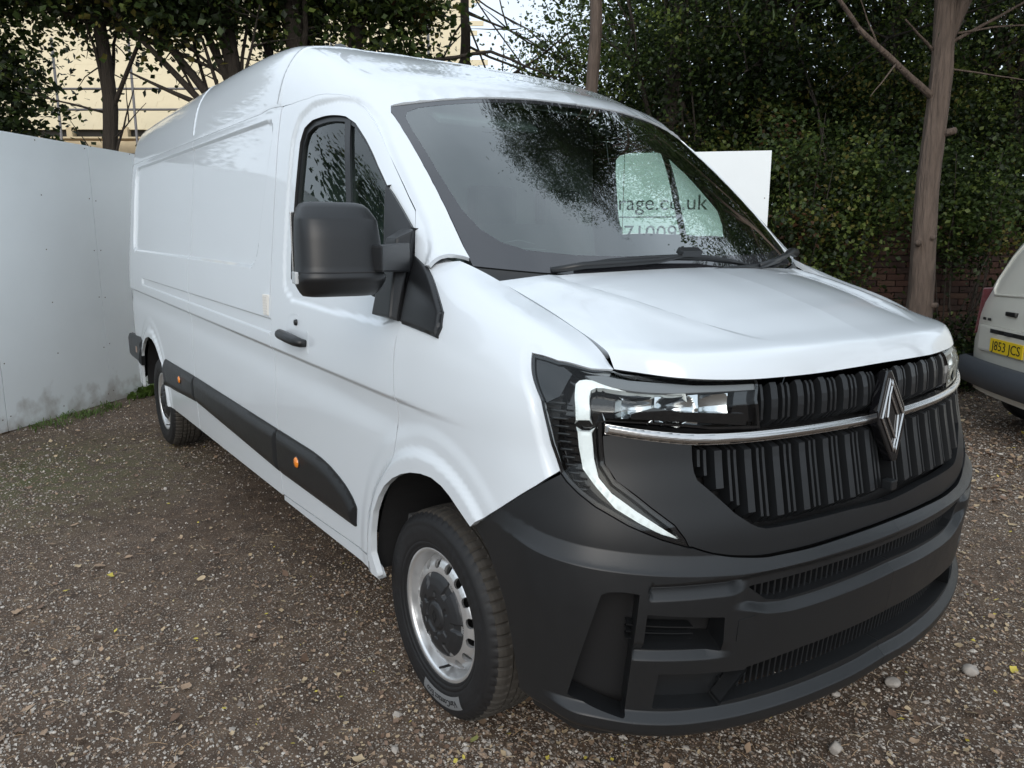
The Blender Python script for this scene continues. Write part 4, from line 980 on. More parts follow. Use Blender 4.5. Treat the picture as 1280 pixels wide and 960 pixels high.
# housing as a rounded loft: rows from bottom to top, each a closed section in (x,y)
def loft(name,rows,mat,parent,sub=0):
    V=[];Fc=[];n=len(rows[0])
    for r in rows: V+=r
    for i in range(len(rows)-1):
        for k in range(n):
            k2=(k+1)%n; Fc.append((i*n+k,i*n+k2,(i+1)*n+k2,(i+1)*n+k))
    Fc.append(tuple(range(n))[::-1]); Fc.append(tuple((len(rows)-1)*n+k for k in range(n)))
    me=mesh(name,V,Fc,[mat],True); bm=bmesh.new(); bm.from_mesh(me); bmesh.ops.recalc_face_normals(bm,faces=bm.faces); bm.to_mesh(me); bm.free(); 
    for p in me.polygons:p.use_smooth=True
    return mkobj(name,me,parent)
def ssec(cx,cy,z,ax,ay,n=40,pw=3.2,fb=1.0,tilt=0):
    o=[]
    for k in range(n):
        t=2*math.pi*k/n; c,s=math.cos(t),math.sin(t)
        x=ax*abs(c)**(2/pw)*(1 if c>=0 else -fb); y=ay*abs(s)**(2/pw)*(1 if s>=0 else -1)
        o.append((cx+x+tilt*y,cy+y,z))
    return o
MC=(-.065,-1.245)
rows=[]
prof=[(1.392,.50,.72,-.010),(1.394,.66,.83,-.006),(1.404,.80,.91,.0),(1.418,.90,.98,.004),(1.432,.97,1.035,.006),(1.437,1.0,1.05,.008),(1.452,1.02,1.06,.009),(1.460,.98,1.02,.006),(1.48,.97,1.0,.004),(1.55,.96,.985,.0),(1.605,.90,.945,-.006),(1.612,.875,.93,-.010),(1.640,.68,.84,-.025),(1.652,.55,.74,-.032),(1.657,.40,.58,-.036)]
for z,kx,ky,dx in prof: rows.append(ssec(MC[0]+dx,MC[1],z,.080*kx,.118*ky,pw=3.4,fb=.62,tilt=.10))
hs=loft('mirror_housing',rows,M_mir,mir)
rj=[]
for z,k in ((1.4600,.985),(1.4615,1.004),(1.4635,.985)): rj.append(ssec(MC[0]+.006,MC[1],z,.080*k,.118*k*1.02,pw=3.4,fb=.62,tilt=.10))
loft('mirror_joint',rj,M_seam,mir)
# joint line round the lower cap
rows2=[ssec(MC[0]+.008,MC[1],z,.095*k,.132*k*1.045,pw=3.4,fb=.62,tilt=.10) for z,k in ((1.4375,1.02),(1.4395,1.03),(1.4415,1.02))]
# glass on the back
bm=bmesh.new(); box_bm(bm,(0,0,0),(.006,.215,.20),bev=.003); mg=mkobj('mirror_glass',bm_mesh('mirror_glass',bm,[M_chrome]),mir,loc=(MC[0]-.062,MC[1],1.53),rot=(0,0,-.10))
# indicator at the outer edge
bm=bmesh.new(); box_bm(bm,(0,0,0),(.050,.010,.034),bev=.004); mkobj('mirror_indicator',bm_mesh('mirror_indicator',bm,[simple('clear_indicator',(.55,.57,.58),.15,coat=1)]),mir,loc=(MC[0]-.005,MC[1]-.124,1.447),rot=(0,0,-.15))
# arm: chunky box from the foot into the housing
def hexa(name,pts,mat,parent,bev=.006):
    bm=bmesh.new(); v=[bm.verts.new(p) for p in pts]
    for f in ((0,1,2,3),(7,6,5,4),(0,4,5,1),(1,5,6,2),(2,6,7,3),(3,7,4,0)): bm.faces.new([v[i] for i in f])
    bmesh.ops.recalc_face_normals(bm,faces=bm.faces)
    if bev: bmesh.ops.bevel(bm,geom=list(bm.edges),offset=bev,segments=2,affect='EDGES',profile=.7)
    return mkobj(name,bm_mesh(name,bm,[mat]),parent)
hexa('mirror_arm',[(-.015,-1.185,1.462),(-.015,-1.185,1.536),(.052,-1.160,1.536),(.052,-1.160,1.462),(-.20,-.965,1.455),(-.20,-.965,1.545),(-.115,-.985,1.545),(-.115,-.985,1.455)],M_mir,mir,.006)
hexa('mirror_hinge',[(-.24,-.95,1.30),(-.24,-.93,1.60),(-.16,-.945,1.585),(-.115,-1.03,1.30),(-.26,-1.055,1.315),(-.24,-1.005,1.56),(-.165,-1.005,1.56),(-.125,-1.058,1.315)],M_mir,mir,.008)
# ------------------------------------------------------------------ inner liners so no gap shows sky
def linerpoly(): return A((-5.2,.45),(-3.6,.40),(-3.6,.9),(-4.8,.9))
dk=M_black
panel('headlining',sA,[(-1.42,12),(-1.42,7.4),(-1.25,7.4),(-1.20,8.2),(-.9,8.7),(-.60,9.4),(-.47,12)],M_liner,res=.05,sc=SA,disp=lambda a,b,P:-.045+0*a,flange=0,outw=(0,0,1),sym=True,parent=van); two_sided(M_liner,(.40,.41,.41))
panel('inner_liner',sA,[(-5.10,12),(-5.10,6.8),(-1.40,6.8),(-1.40,12)],dk,res=.08,sc=SA,disp=lambda a,b,P:-.035+0*a,flange=0,outw=(0,0,1),sym=True,parent=van)
for pl in ([(-5.05,.95),(-1.25,.95),(-1.25,2.0),(-5.05,2.0)],[(-3.70,.42),(-1.25,.42),(-1.25,.96),(-3.70,.96)],[(-1.27,.44),(-.42,.44),(-.36,.70),(-.16,.90),(-.14,1.335),(-1.27,1.335)]):
    o=panel('inner_liner',sA,A(*pl),dk,res=.08,sc=SA,disp=lambda a,b,P:-.035+0*a,flange=0,outw=(0,0,1),parent=van); mirror_y(o)
o=panel('inner_liner',sF,[(-.25,hz(-.25,.92)),(.45,hz(.45,.92)),(.60,hz(.60,1.0)),(.60,13),(0.02,13),(-.25,12)],dk,res=.06,sc=SFN,disp=lambda a,b,P:-.03+0*a,flange=0,outw=OF,parent=van); mirror_y(o)
panel('pillar_foot',sF,[(-.22,hz(-.22,1.36)),(-.02,hz(-.02,1.36)),(.06,13),(-.22,13)],M_paint,res=.02,sc=SFN,disp=lambda a,b,P:-.014+0*a,flange=0,outw=OF,parent=van); mirror_y(bpy.data.objects['pillar_foot'])
# tail, underbody
tl=netA(np.full(40,-5.15),np.linspace(.6,12,40)); tl[:,1]*=.86
def tail(name,x,sgn,mat):
    V=[(x,0,tl[0,2])]+[(x,p[1]*sgn,p[2]) for p in tl]; 
    me=mesh(name,V,[tuple(range(len(V))) if sgn<0 else tuple(range(len(V)))[::-1]],[mat]); return mkobj(name,me,van)
for s in (1,-1):
    t=tail('rear_door',-5.155,s,M_paint)
    box('rear_handle',(-5.175,s*-.08,1.15),(.03,.03,.16),M_plas,t,bev=.008)
box('rear_bumper',(-5.17,0,.52),(.12,1.76,.20),M_plas,van,bev=.02)
bm=bmesh.new(); box_bm(bm,(-1.95,0,.50),(2.9,1.86,.10)); box_bm(bm,(-4.95,0,.52),(.55,1.70,.10)); box_bm(bm,(.35,0,.36),(.75,1.25,.12)); box_bm(bm,(-2.1,.45,.36),(2.4,.10,.12)); box_bm(bm,(-2.1,-.45,.36),(2.4,.10,.12)); box_bm(bm,(-4.21,0,.30),(.09,1.5,.09))
un=mkobj('underbody',bm_mesh('underbody',bm,[M_black]),van); un['kind']='stuff'
# wheel housings: closed arches with an inner wall
def housing(cx,cz,rx,rz,z0,par):
    n=30;V=[];Fc=[]
    for k in range(n+1):
        t=math.pi*k/n; x=cx+rx*math.cos(t); z=max(z0,cz+rz*math.sin(t)); V+=[(x,-1.012,z),(x,-.62,z)]
    V=[(cx+rx,-1.0,z0),(cx+rx,-.62,z0)]+V+[(cx-rx,-1.0,z0),(cx-rx,-.62,z0)]
    for k in range(len(V)//2-1): Fc.append((2*k,2*k+1,2*k+3,2*k+2))
    Fc.append(tuple(2*k+1 for k in range(len(V)//2)))
    o=mkobj('wheel_housing',mesh('wheel_housing',V,Fc,[M_black],False),par); mirror_y(o)
housing(.08,.38,.445,.50,.38,van); housing(-4.17,.38,.46,.49,.42,van)
# ------------------------------------------------------------------ wheels
M_cap=simple('hub_cap_grey',(.020,.021,.023),.42,noise=.1,nscale=30)
M_tread=simple('muddy_tread',(.045,.040,.034),.85,noise=.55,nscale=28,bump=.3,bscale=160)
M_lab=simple('tyre_label_grey',(.17,.175,.18),.6)
def tyre_mesh():
    prof=[(.214,.085),(.219,.098),(.228,.105),(.230,.1035),(.233,.1085),(.243,.111),(.2445,.1095),(.247,.1125),(.255,.114),(.275,.117),(.290,.1165),(.300,.1135),(.304,.1145),(.313,.113),(.322,.1075),(.331,.100),(.338,.093),(.3435,.082),(.3465,.070),(.347,.055),(.3475,.047),(.340,.046),(.340,.040),(.348,.039),(.3485,.016),(.341,.015),(.341,.008),(.3487,.007),(.349,0)]
    prof=prof+[(r,-t) for r,t in prof[-2::-1]]
    n=320;V=[];Fc=[];mi=[]
    for j,(r,t) in enumerate(prof):
        for k in range(n):
            a=2*math.pi*k/n; rr=r; tt=t
            u=abs(t)
            if r>.33 and u>.05:        # shoulder blocks with lateral slots, mud in between
                if (k%5)<1: rr-=.0065 if u<.10 else .004
            if .26<r<.30 and ((k//3)%2==0) and abs(((k/n*360)+20)%120-60)<28 and u>.112: tt=t+.0012*(1 if t>0 else -1)
            if r>.345 and u<.045 and (k%6)<1: rr-=.005
            z=rr*math.sin(a); 
            if z<-.340: z=-.340-(abs(z)-.340)*.2
            V.append((rr*math.cos(a),-tt,z))
    for i in range(len(prof)-1):
        for k in range(n):
            k2=(k+1)%n; Fc.append((i*n+k,i*n+k2,(i+1)*n+k2,(i+1)*n+k)); r=(prof[i][0]+prof[i+1][0])/2; mi.append(1 if r>.336 else 0)
    me=fastmesh('tyre',V,Fc,[M_rubber,M_tread],True,mi); me.polygons.foreach_set('use_smooth',np.array(mi)==0)
    return me
def rimsurf(a,b):
    r=np.hypot(a,b); t=np.interp(r,[0,.140,.150,.160,.172,.182,.190,.195,.199,.202,.26],[.028,.028,.026,.024,.018,.008,-.006,-.018,-.026,-.028,-.028]); return np.stack([a,-t,b],-1)
def wheel(name,x,ycen,steer=0,label=False):
    w=empty(name,(x,ycen,.345)); w.parent=van
    ty=mkobj('tyre',tyre_mesh(),w)
    rim=lathe('rim',[(.180,-.060),(.195,-.052),(.199,.030),(.201,.052),(.2045,.066),(.206,.088),(.209,.095),(.2205,.100),(.2225,.097),(.2225,.088),(.214,.084)],M_silver,96,w)
    circ=lambda cx,cz,rx,n=20,ang=0:[(cx+rx*math.cos(2*math.pi*k/n),cz+rx*math.sin(2*math.pi*k/n)) for k in range(n)]
    holes=[circ(.168*math.cos(2*math.pi*(k+.5)/16),.168*math.sin(2*math.pi*(k+.5)/16),.0165,16) for k in range(16)]
    disc=panel('wheel_disc',lambda a,b:rimsurf(a,b)-np.array([0,.062,0]),circ(0,0,.200,96),M_silver,res=.006,sc=(1,1),holes=holes,flange=0,hflange=.012,hmat=M_silver,outw=(0,.5,0),parent=w)
    # valve
    tubes_obj('valve',[([(.0,-.05,-.195),(.004,-.085,-.190),(.006,-.103,-.186)],[.005,.0045,.004],8)],M_black,w)
    lathe('brake_disc',[(0,-.02),(.15,-.02),(.15,-.045),(0,-.045)],simple('brake_iron',(.06,.055,.05),.5,metal=.6),48,w)
    # hub cap with six lobes
    def cap(a,b):
        r=np.hypot(a,b)/1.19; th=np.arctan2(b,a)
        lob=np.cos(6*th)
        t=np.interp(r,[0,.030,.036,.040,.046,.052,.085,.105,.115,.119],[.026,.026,.022,.016,.018,.024,.020,.012,.004,-.006])
        k=sst((lob-.72)/.16)*sst((r-.074)/.008)*(1-sst((r-.112)/.004)); t=t-.012*k
        k2=sst((-lob-.55)/.3)*sst((r-.046)/.004)*(1-sst((r-.066)/.004)); t=t-.006*k2
        return np.stack([a,-t-.090,b],-1)
    hc=panel('hub_cap',cap,circ(0,0,.1415,80),M_cap,res=.004,sc=(1,1),flange=0,outw=(0,.5,0),parent=w)
    MM=frame((0,-.1175,0),(1,0,0),(0,-1,0))
    stroke('cap_emblem',[(0,.022),(.012,0),(0,-.022),(-.012,0),(0,.022)],.0035,.0015,hc,M_plas2,MM)
    if label:
        V=[];Fc=[];n=24
        for k in range(n+1):
            a=math.radians(-105+k/n*50)
            for r,t in ((.258,.1158),(.274,.1180),(.290,.1178),(.300,.1150)): V.append((r*math.cos(a),-t-.0012,r*math.sin(a)))
        for k in range(n):
            for j in range(3): Fc.append((k*4+j,k*4+j+1,k*4+j+5,k*4+j+4))
        mkobj('tyre_label',mesh('tyre_label',V,Fc,[M_lab],True),w)
        tx=text_mesh('VanContact Eco',.030,M_black)
        co=np.array([v.co for v in tx.vertices]); mid=(co[:,0].max()+co[:,0].min())/2
        for v in tx.vertices:
            a=math.radians(-80)-(v.co.x-mid)/.281; r=.270+v.co.y; v.co=(r*math.cos(a),-.1203-v.co.z,r*math.sin(a))
        mkobj('tyre_lettering',tx,w)
    return w
def text_mesh(s,size,mat,ext=.0004,font=None):
    cu=bpy.data.curves.new('lettering','FONT'); cu.body=s; cu.size=size; cu.extrude=ext; cu.resolution_u=3
    o=bpy.data.objects.new('lettering_tmp',cu); COL.objects.link(o); dg=bpy.context.evaluated_depsgraph_get(); dg.update()
    me=bpy.data.meshes.new_from_object(o.evaluated_get(dg)); bpy.data.objects.remove(o); me.materials.clear(); me.materials.append(mat); return me
wf=wheel('wheel',0,-.870,label=True); wr=wheel('wheel',-4.213,-.875)
for w in (wf,wr):
    c=w.copy(); COL.objects.link(c); c.location.y*=-1; c.scale=(1,-1,1)
    for ch in w.children:
        if ch.name.startswith('tyre_le') or ch.name.startswith('tyre_la'): continue
        d=ch.copy(); COL.objects.link(d); d.parent=c
# ------------------------------------------------------------------ wipers, aerial, sticker
def wpt(v,u,off,side=1):
    v=np.array([v]);u=np.array([u]); p=netW(v,u)[0]; a=netW(np.clip(v+.02,0,1),u)[0]-netW(np.clip(v-.02,0,1),u)[0]; b=netW(v,np.clip(u+.02,0,1))[0]-netW(v,np.clip(u-.02,0,1))[0]
    n=np.cross(a,b); n/=np.linalg.norm(n); n*=np.sign(n[2]); p=p+n*off
    if side<0:p=p*[1,-1,1]; 
    return p
def on_ws(px): return np.array(px)
wip=tagp(empty('wiper')); wip.parent=van
def wtube(name,pp,rad,mat,par,n=6): 
    P=np.array([wpt(v,abs(u),o,-1 if u<0 else 1) for v,u,o in pp]); return tubes_obj(name,[(P,rad,n)],mat,par)
wtube('wiper_blade',[(.968,.63,.012),(.950,.50,.018),(.935,.33,.020),(.927,.15,.020),(.930,-.02,.020),(.945,-.16,.018),(.965,-.30,.014)],[.006,.010,.012,.012,.012,.010,.006],M_plas,wip)
wtube('wiper_arm',[(1.0,.74,.010),(.985,.62,.030),(.972,.45,.036),(.960,.28,.040),(.940,.14,.044),(.934,.06,.044)],[.012,.013,.012,.010,.008,.008],M_plas2,wip)
bm=bmesh.new(); box_bm(bm,(0,0,0),(.03,.10,.022),bev=.004); q=wpt(.930,.10,.050); mkobj('wiper_clip',bm_mesh('wiper_clip',bm,[M_plas2]),wip,loc=tuple(q),rot=(0,.6,0))
wip2=tagp(empty('wiper')); wip2.parent=van
wtube('wiper_blade',[(.985,.05,.012),(.982,-.15,.016),(.978,-.38,.018),(.968,-.60,.018),(.955,-.80,.014)],[.006,.011,.012,.011,.006],M_plas,wip2)
wtube('wiper_arm',[(.985,-.36,.030),(.972,-.52,.036),(.960,-.68,.036),(.950,-.84,.034),(.972,-.97,.026)],[.008,.009,.011,.016,.020],M_plas2,wip2)
# shark fin aerial on the roof
hexa('aerial',[(-1.62,-.60,2.425),(-1.62,-.52,2.425),(-1.44,-.545,2.425),(-1.44,-.575,2.425),(-1.62,-.565,2.485),(-1.62,-.555,2.485),(-1.56,-.555,2.475),(-1.56,-.565,2.475)],M_plas2,van,.004)
# small sticker and mark low in the windscreen
st=np.array([wpt(v,u,-.006) for v,u in ((.862,.915),(.885,.905),(.878,.860),(.856,.868))])
o=mkobj('screen_sticker',mesh('screen_sticker',[tuple(p) for p in st],[(0,1,2,3)],[simple('sticker_pale',(.62,.68,.66),.5)]),van)
tubes_obj('screen_mark',[(np.array([wpt(.845+.02*abs(k-3)/3*.8,.845-.018*k,-.006) for k in range(7)]),.0012,4),(np.array([wpt(.885,.855-.03*k,-.006) for k in range(6)]),.0010,4)],M_int,van)['kind']='stuff'
# mirror foot glass patch behind windscreen
# ------------------------------------------------------------------ cab interior
cabin=tagp(empty('cab_interior')); cabin.parent=van
bm=bmesh.new(); box_bm(bm,(-.28,0,1.22),(.62,1.56,.20),bev=.05); box_bm(bm,(-.02,0,1.27),(.36,1.50,.12),bev=.03); box_bm(bm,(-.52,.05,1.06),(.30,.40,.38),bev=.05); box_bm(bm,(-.40,-.42,1.33),(.26,.36,.10),bev=.04)
mkobj('dashboard',bm_mesh('dashboard',bm,[M_int]),cabin)['kind']='stuff'
box('bulkhead',(-1.42,0,1.35),(.03,1.80,1.75),simple('bulkhead_grey',(.13,.135,.14),.7),cabin); box('cab_floor',(-.75,0,.55),(1.5,1.8,.06),M_int,cabin)
bm=bmesh.new(); bmesh.ops.create_uvsphere(bm,u_segments=4,v_segments=3,radius=.001); bm.free()
bm=bmesh.new()
R1,R2=.19,.014
V=[];Fc=[]
for i in range(40):
    a=2*math.pi*i/40
    for j in range(8):
        b=2*math.pi*j/8; V.append(((R1+R2*math.cos(b))*math.cos(a),(R1+R2*math.cos(b))*math.sin(a),R2*math.sin(b)))
for i in range(40):
    for j in range(8): Fc.append((i*8+j,((i+1)%40)*8+j,((i+1)%40)*8+(j+1)%8,i*8+(j+1)%8))
sw=mkobj('steering_wheel',mesh('steering_wheel',V,Fc,[M_int],True),cabin,loc=(-.58,-.42,1.36),rot=(0,math.radians(-62),0))
bm=bmesh.new(); box_bm(bm,(0,0,0),(.36,.05,.02),bev=.006); box_bm(bm,(.09,0,0),(.18,.05,.02),Matrix.Rotation(0,3,'Z'),bev=.006); bmesh.ops.create_uvsphere(bm,u_segments=16,v_segments=8,radius=.06); mkobj('steering_hub',bm_mesh('steering_hub',bm,[M_int]),sw)
bm.free() if False else None
for sy,wd in ((-.45,.50),(.38,.86)):
    s_=tagp(empty('seat',(-1.02,sy,0))); s_.parent=cabin
    box('seat_cushion',(0.02,0,.92),(.50,wd,.16),M_seat,s_,bev=.05); 
    box('seat_back',(-.24,0,1.30),(.14,wd*.94,.70),M_seat,s_,bev=.05,rot=Matrix.Rotation(-.16,3,'Y'))
    for k in ((0,) if wd<.6 else (-.22,.22)): box('headrest',(-.33,k,1.74),(.10,.26,.20),M_seat,s_,bev=.04)
# pocket of rear-view: sun visor line
o=box('sun_visor',(-.60,-.40,2.03),(.16,.46,.02),M_int,cabin,bev=.006,rot=Matrix.Rotation(.5,3,'Y')); 
# left-hand side of the body: mirrored copies that share the meshes
def mirror_tree(o,par,skip=()):
    c=o.copy(); COL.objects.link(c); c.parent=par
    for ch in o.children:
        if ch.name.split('.')[0] in skip: continue
        d=ch.copy(); COL.objects.link(d); d.parent=c
    return c
lw=[(-1.262,1.60),(-1.285,1.70),(-1.288,1.95),(-1.275,2.015),(-1.24,2.035),(-.92,2.03),(-.83,2.0),(-.70,1.90),(-.58,1.79),(-.50,1.71),(-.475,1.64),(-.475,1.575),(-.66,1.585),(-.90,1.597)]
lwA=A(*lw)
ld=panel('passenger_door',sA,gap(rounded(door_poly,.02,2),.0022,SA),M_paint,res=.03,sc=SA,disp=lambda a,b,P:0*a,holes=[lwA],flange=.02,hflange=.022,hmat=M_seam,outw=(0,0,1),parent=van); ld.scale=(1,-1,1)
panel('window_glass',sA,gap(lwA,.003,SA),M_sglass,res=.05,sc=SA,disp=lambda a,b,P:-.012+0*a,flange=0,outw=(0,0,1),parent=ld)
panel('window_bar',sA,A((-.872,2.025),(-.832,2.01),(-.745,1.585),(-.785,1.587)),M_plas2,res=.03,sc=SA,disp=lambda a,b,P:-.006+0*a,flange=.01,outw=(0,0,1),parent=ld)
for nm in ('rear_side_panel','middle_side_panel','sill','front_wing','sail_panel'): mirror_y(bpy.data.objects[nm],van)
for o in cl: mirror_y(o,van)

# ------------------------------------------------------------------ ground
def ground_mat():
    m,nt,b=nmat('gravelly_earth'); L=nt.links.new
    tc=nt.nodes.new('ShaderNodeTexCoord')
    def noise(sc,det=6,ro=.6):
        n=nt.nodes.new('ShaderNodeTexNoise'); n.inputs['Scale'].default_value=sc;n.inputs['Detail'].default_value=det;n.inputs['Roughness'].default_value=ro; L(tc.outputs['Object'],n.inputs['Vector']); return n
    def ramp(src,stops):
        r=nt.nodes.new('ShaderNodeValToRGB'); e=r.color_ramp.elements
        while len(e)<len(stops): e.new(.5)
        for k,(p,c) in enumerate(stops): e[k].position=p; e[k].color=(*c,1)
        L(src,r.inputs['Fac']); return r
    def mix(f,a,c):
        x=nt.nodes.new('ShaderNodeMix'); x.data_type='RGBA'; 
        if isinstance(f,float): x.inputs['Factor'].default_value=f
        else: L(f,x.inputs['Factor'])
        for s,v in (('A',a),('B',c)):
            if isinstance(v,tuple): x.inputs[s].default_value=(*v,1)
            else: L(v,x.inputs[s])
        return x.outputs['Result']
    big=noise(.55,5); fine=noise(60,6,.7); mid=noise(9,6,.65)
    base=ramp(mid.outputs['Fac'],[(.3,(.050,.033,.022)),(.5,(.102,.068,.045)),(.72,(.172,.122,.082))])
    vo=nt.nodes.new('ShaderNodeTexVoronoi'); vo.inputs['Scale'].default_value=110; L(tc.outputs['Object'],vo.inputs['Vector'])
    st=ramp(vo.outputs['Distance'],[(.0,(1,1,1)),(.28,(1,1,1)),(.40,(0,0,0))])
    vc=ramp(vo.outputs['Color'],[(.1,(.10,.078,.062)),(.45,(.27,.215,.175)),(.8,(.46,.41,.35))])
    den=ramp(big.outputs['Fac'],[(.34,(.30,.30,.30)),(.58,(1,1,1))])
    mu=nt.nodes.new('ShaderNodeMath'); mu.operation='MULTIPLY'; L(st.outputs['Color'],mu.inputs[0]); L(den.outputs['Color'],mu.inputs[1])
    c1=mix(mu.outputs[0],base.outputs['Color'],vc.outputs['Color'])
    # moss by the boards
    sp=nt.nodes.new('ShaderNodeVectorMath'); sp.operation='DISTANCE'; L(tc.outputs['Object'],sp.inputs[0]); sp.inputs[1].default_value=(-3.9,-1.95,0)
    mr=nt.nodes.new('ShaderNodeMapRange'); mr.inputs['From Min'].default_value=.1; mr.inputs['From Max'].default_value=1.5; mr.inputs['To Min'].default_value=1; mr.inputs['To Max'].default_value=0; L(sp.outputs['Value'],mr.inputs['Value'])
    mm=nt.nodes.new('ShaderNodeMath'); mm.operation='MULTIPLY'; L(mr.outputs[0],mm.inputs[0]); mo=ramp(mid.outputs['Fac'],[(.40,(0,0,0)),(.56,(1,1,1))]); L(mo.outputs['Color'],mm.inputs[1])
    c2=mix(mm.outputs[0],c1,(.085,.088,.030))
    dk=ramp(big.outputs['Fac'],[(.36,(.78,.75,.72)),(.60,(1.0,1.0,1.0))]); md=nt.nodes.new('ShaderNodeMix'); md.data_type='RGBA'; md.blend_type='MULTIPLY'; md.inputs['Factor'].default_value=1; L(c2,md.inputs['A']); L(dk.outputs['Color'],md.inputs['B']); c2=md.outputs['Result']
    L(c2,b.inputs['Base Color']); b.inputs['Roughness'].default_value=.9
    ad=nt.nodes.new('ShaderNodeMath'); ad.operation='ADD'; L(mu.outputs[0],ad.inputs[0]); L(fine.outputs['Fac'],ad.inputs[1])
    bp=nt.nodes.new('ShaderNodeBump'); bp.inputs['Strength'].default_value=.8; bp.inputs['Distance'].default_value=.006; L(ad.outputs[0],bp.inputs['Height']); L(bp.outputs['Normal'],b.inputs['Normal'])
    return m
gm=ground_mat()
def gz(x,y):
    return .012*np.sin(x*1.7+y*.9)*np.sin(y*1.3-.6*x)+.006*np.sin(5.1*x+1.3)*np.sin(4.3*y)
gxs=np.concatenate([[-400,-60,-20],np.arange(-12,6.01,.12),[20,60,400]]); gys=np.concatenate([[-400,-60,-20],np.arange(-7,12.01,.12),[30,80,400]])
X,Y=np.meshgrid(gxs,gys,indexing='ij'); near=(np.abs(X+3)<9.1)&(np.abs(Y-2.5)<9.6); Z=np.where(near,gz(X,Y),0)-.006
n1,n2=X.shape; idx=np.arange(n1*n2).reshape(n1,n2)
Fq=np.stack([idx[:-1,:-1],idx[1:,:-1],idx[1:,1:],idx[:-1,1:]],-1).reshape(-1,4)
g=mkobj('ground',fastmesh('ground',np.stack([X,Y,Z],-1).reshape(-1,3),Fq,[gm],True)); g['kind']='structure'
# ------------------------------------------------------------------ gravel, litter
CAM=np.array(SC.camera.location); 
cf=np.array([math.cos(CAMP[0]),math.sin(CAMP[0])]); crt=np.array([math.sin(CAMP[0]),-math.cos(CAMP[0])])
def scatter_pts(n,dmin=1.0,dmax=11,power=1.0,rng=rg):
    """points on the ground inside a wedge in front of the camera place, denser nearby"""
    u=rng.random(n); d=dmin*(dmax/dmin)**(u**power); a=(rng.random(n)*2-1)*math.radians(46)
    p=CAM[:2]+np.stack([d*(cf[0]*np.cos(a)+crt[0]*np.sin(a)),d*(cf[1]*np.cos(a)+crt[1]*np.sin(a))],1)
    # stay on the yard side of the boards
    s=(p[:,0]+5.28)*.72+(p[:,1]+2.04)*.69
    return p[(s>.03)]
def vnoise(p,f,seed=0):
    return .5+.25*(np.sin(p[:,0]*f+seed)+np.sin(p[:,1]*f*1.13+seed*2.1)+np.sin((p[:,0]+p[:,1])*f*.71+seed*.7)*.9)*.9
ico=None
def ico_mesh(sub):
    bm=bmesh.new(); bmesh.ops.create_icosphere(bm,subdivisions=sub,radius=1); V=np.array([v.co[:] for v in bm.verts]); bm.verts.index_update(); Fc=np.array([[v.index for v in f.verts] for f in bm.faces]); bm.free(); return V,Fc
def rotmats(n,rng,tilt=1.0):
    q=rng.normal(size=(n,4)); q/=np.linalg.norm(q,axis=1)[:,None]; w,x,y,z=q.T
    return np.stack([np.stack([1-2*(y*y+z*z),2*(x*y-z*w),2*(x*z+y*w)],-1),np.stack([2*(x*y+z*w),1-2*(x*x+z*z),2*(y*z-x*w)],-1),np.stack([2*(x*z-y*w),2*(y*z+x*w),1-2*(x*x+y*y)],-1)],1)
def stones(name,p,size,mats,lift=.3,rng=rg,sub=1,jit=.22):
    if sub==0:
        V0=np.array([(1,0,0),(-1,0,0),(0,1,0),(0,-1,0),(0,0,1),(0,0,-1)],float); F0=np.array([(0,2,4),(2,1,4),(1,3,4),(3,0,4),(2,0,5),(1,2,5),(3,1,5),(0,3,5)])
    else: V0,F0=ico_mesh(sub)
    n=len(p); R=rotmats(n,rng); S=size[:,None]*np.stack([1+.3*rng.normal(size=n),.8+.2*rng.normal(size=n),.55+.12*rng.normal(size=n)],1).clip(.3,1.6)
    V=V0[None]*(1+jit*rng.normal(size=(n,len(V0),1)).clip(-1.4,1.4)); V=np.einsum('nij,nvj->nvi',R,V)*S[:,None,:]
    c=np.stack([p[:,0],p[:,1],gz(p[:,0],p[:,1])-.006+size*lift],1); V=V+c[:,None]
    Fc=(F0[None]+(np.arange(n)*len(V0))[:,None,None]).reshape(-1,3); mi=np.repeat(rng.integers(0,len(mats),n),len(F0))
    return mkobj(name,fastmesh(name,V.reshape(-1,3),Fc,mats,False,mi))
sm=[simple('pebble_grey',(.36,.32,.28),.8,noise=.35,nscale=90),simple('pebble_brown',(.29,.215,.16),.85,noise=.3,nscale=90),simple('pebble_dark',(.16,.135,.115),.8,noise=.3,nscale=90),simple('pebble_pale',(.52,.475,.42),.75,noise=.25,nscale=90)]
def under(p): return np.exp(-((p[:,1]+1.35)/.75)**2)*(p[:,0]<.2)*(p[:,0]>-5)
p=scatter_pts(300000,1.2,11,.85); k=rg.random(len(p))<(.30+.70*vnoise(p,1.9,3))*(1-.7*under(p)); p=p[k]
gs=stones('gravel',p,(.0022+.0055*rg.random(len(p))**2.2)*(1+.05*np.linalg.norm(p-CAM[:2],axis=1)),[sm[0],sm[1],sm[2],sm[0],sm[1],sm[3]],sub=0); gs['kind']='stuff'
p=scatter_pts(9000,1.2,8,1.0); k=rg.random(len(p))<vnoise(p,1.9,3)*(1-.7*under(p)); p=p[k]
gs=stones('pebbles',p,.006+.010*rg.random(len(p))**3,[sm[0],sm[1],sm[3],sm[0],sm[2]],sub=1); gs['kind']='stuff'
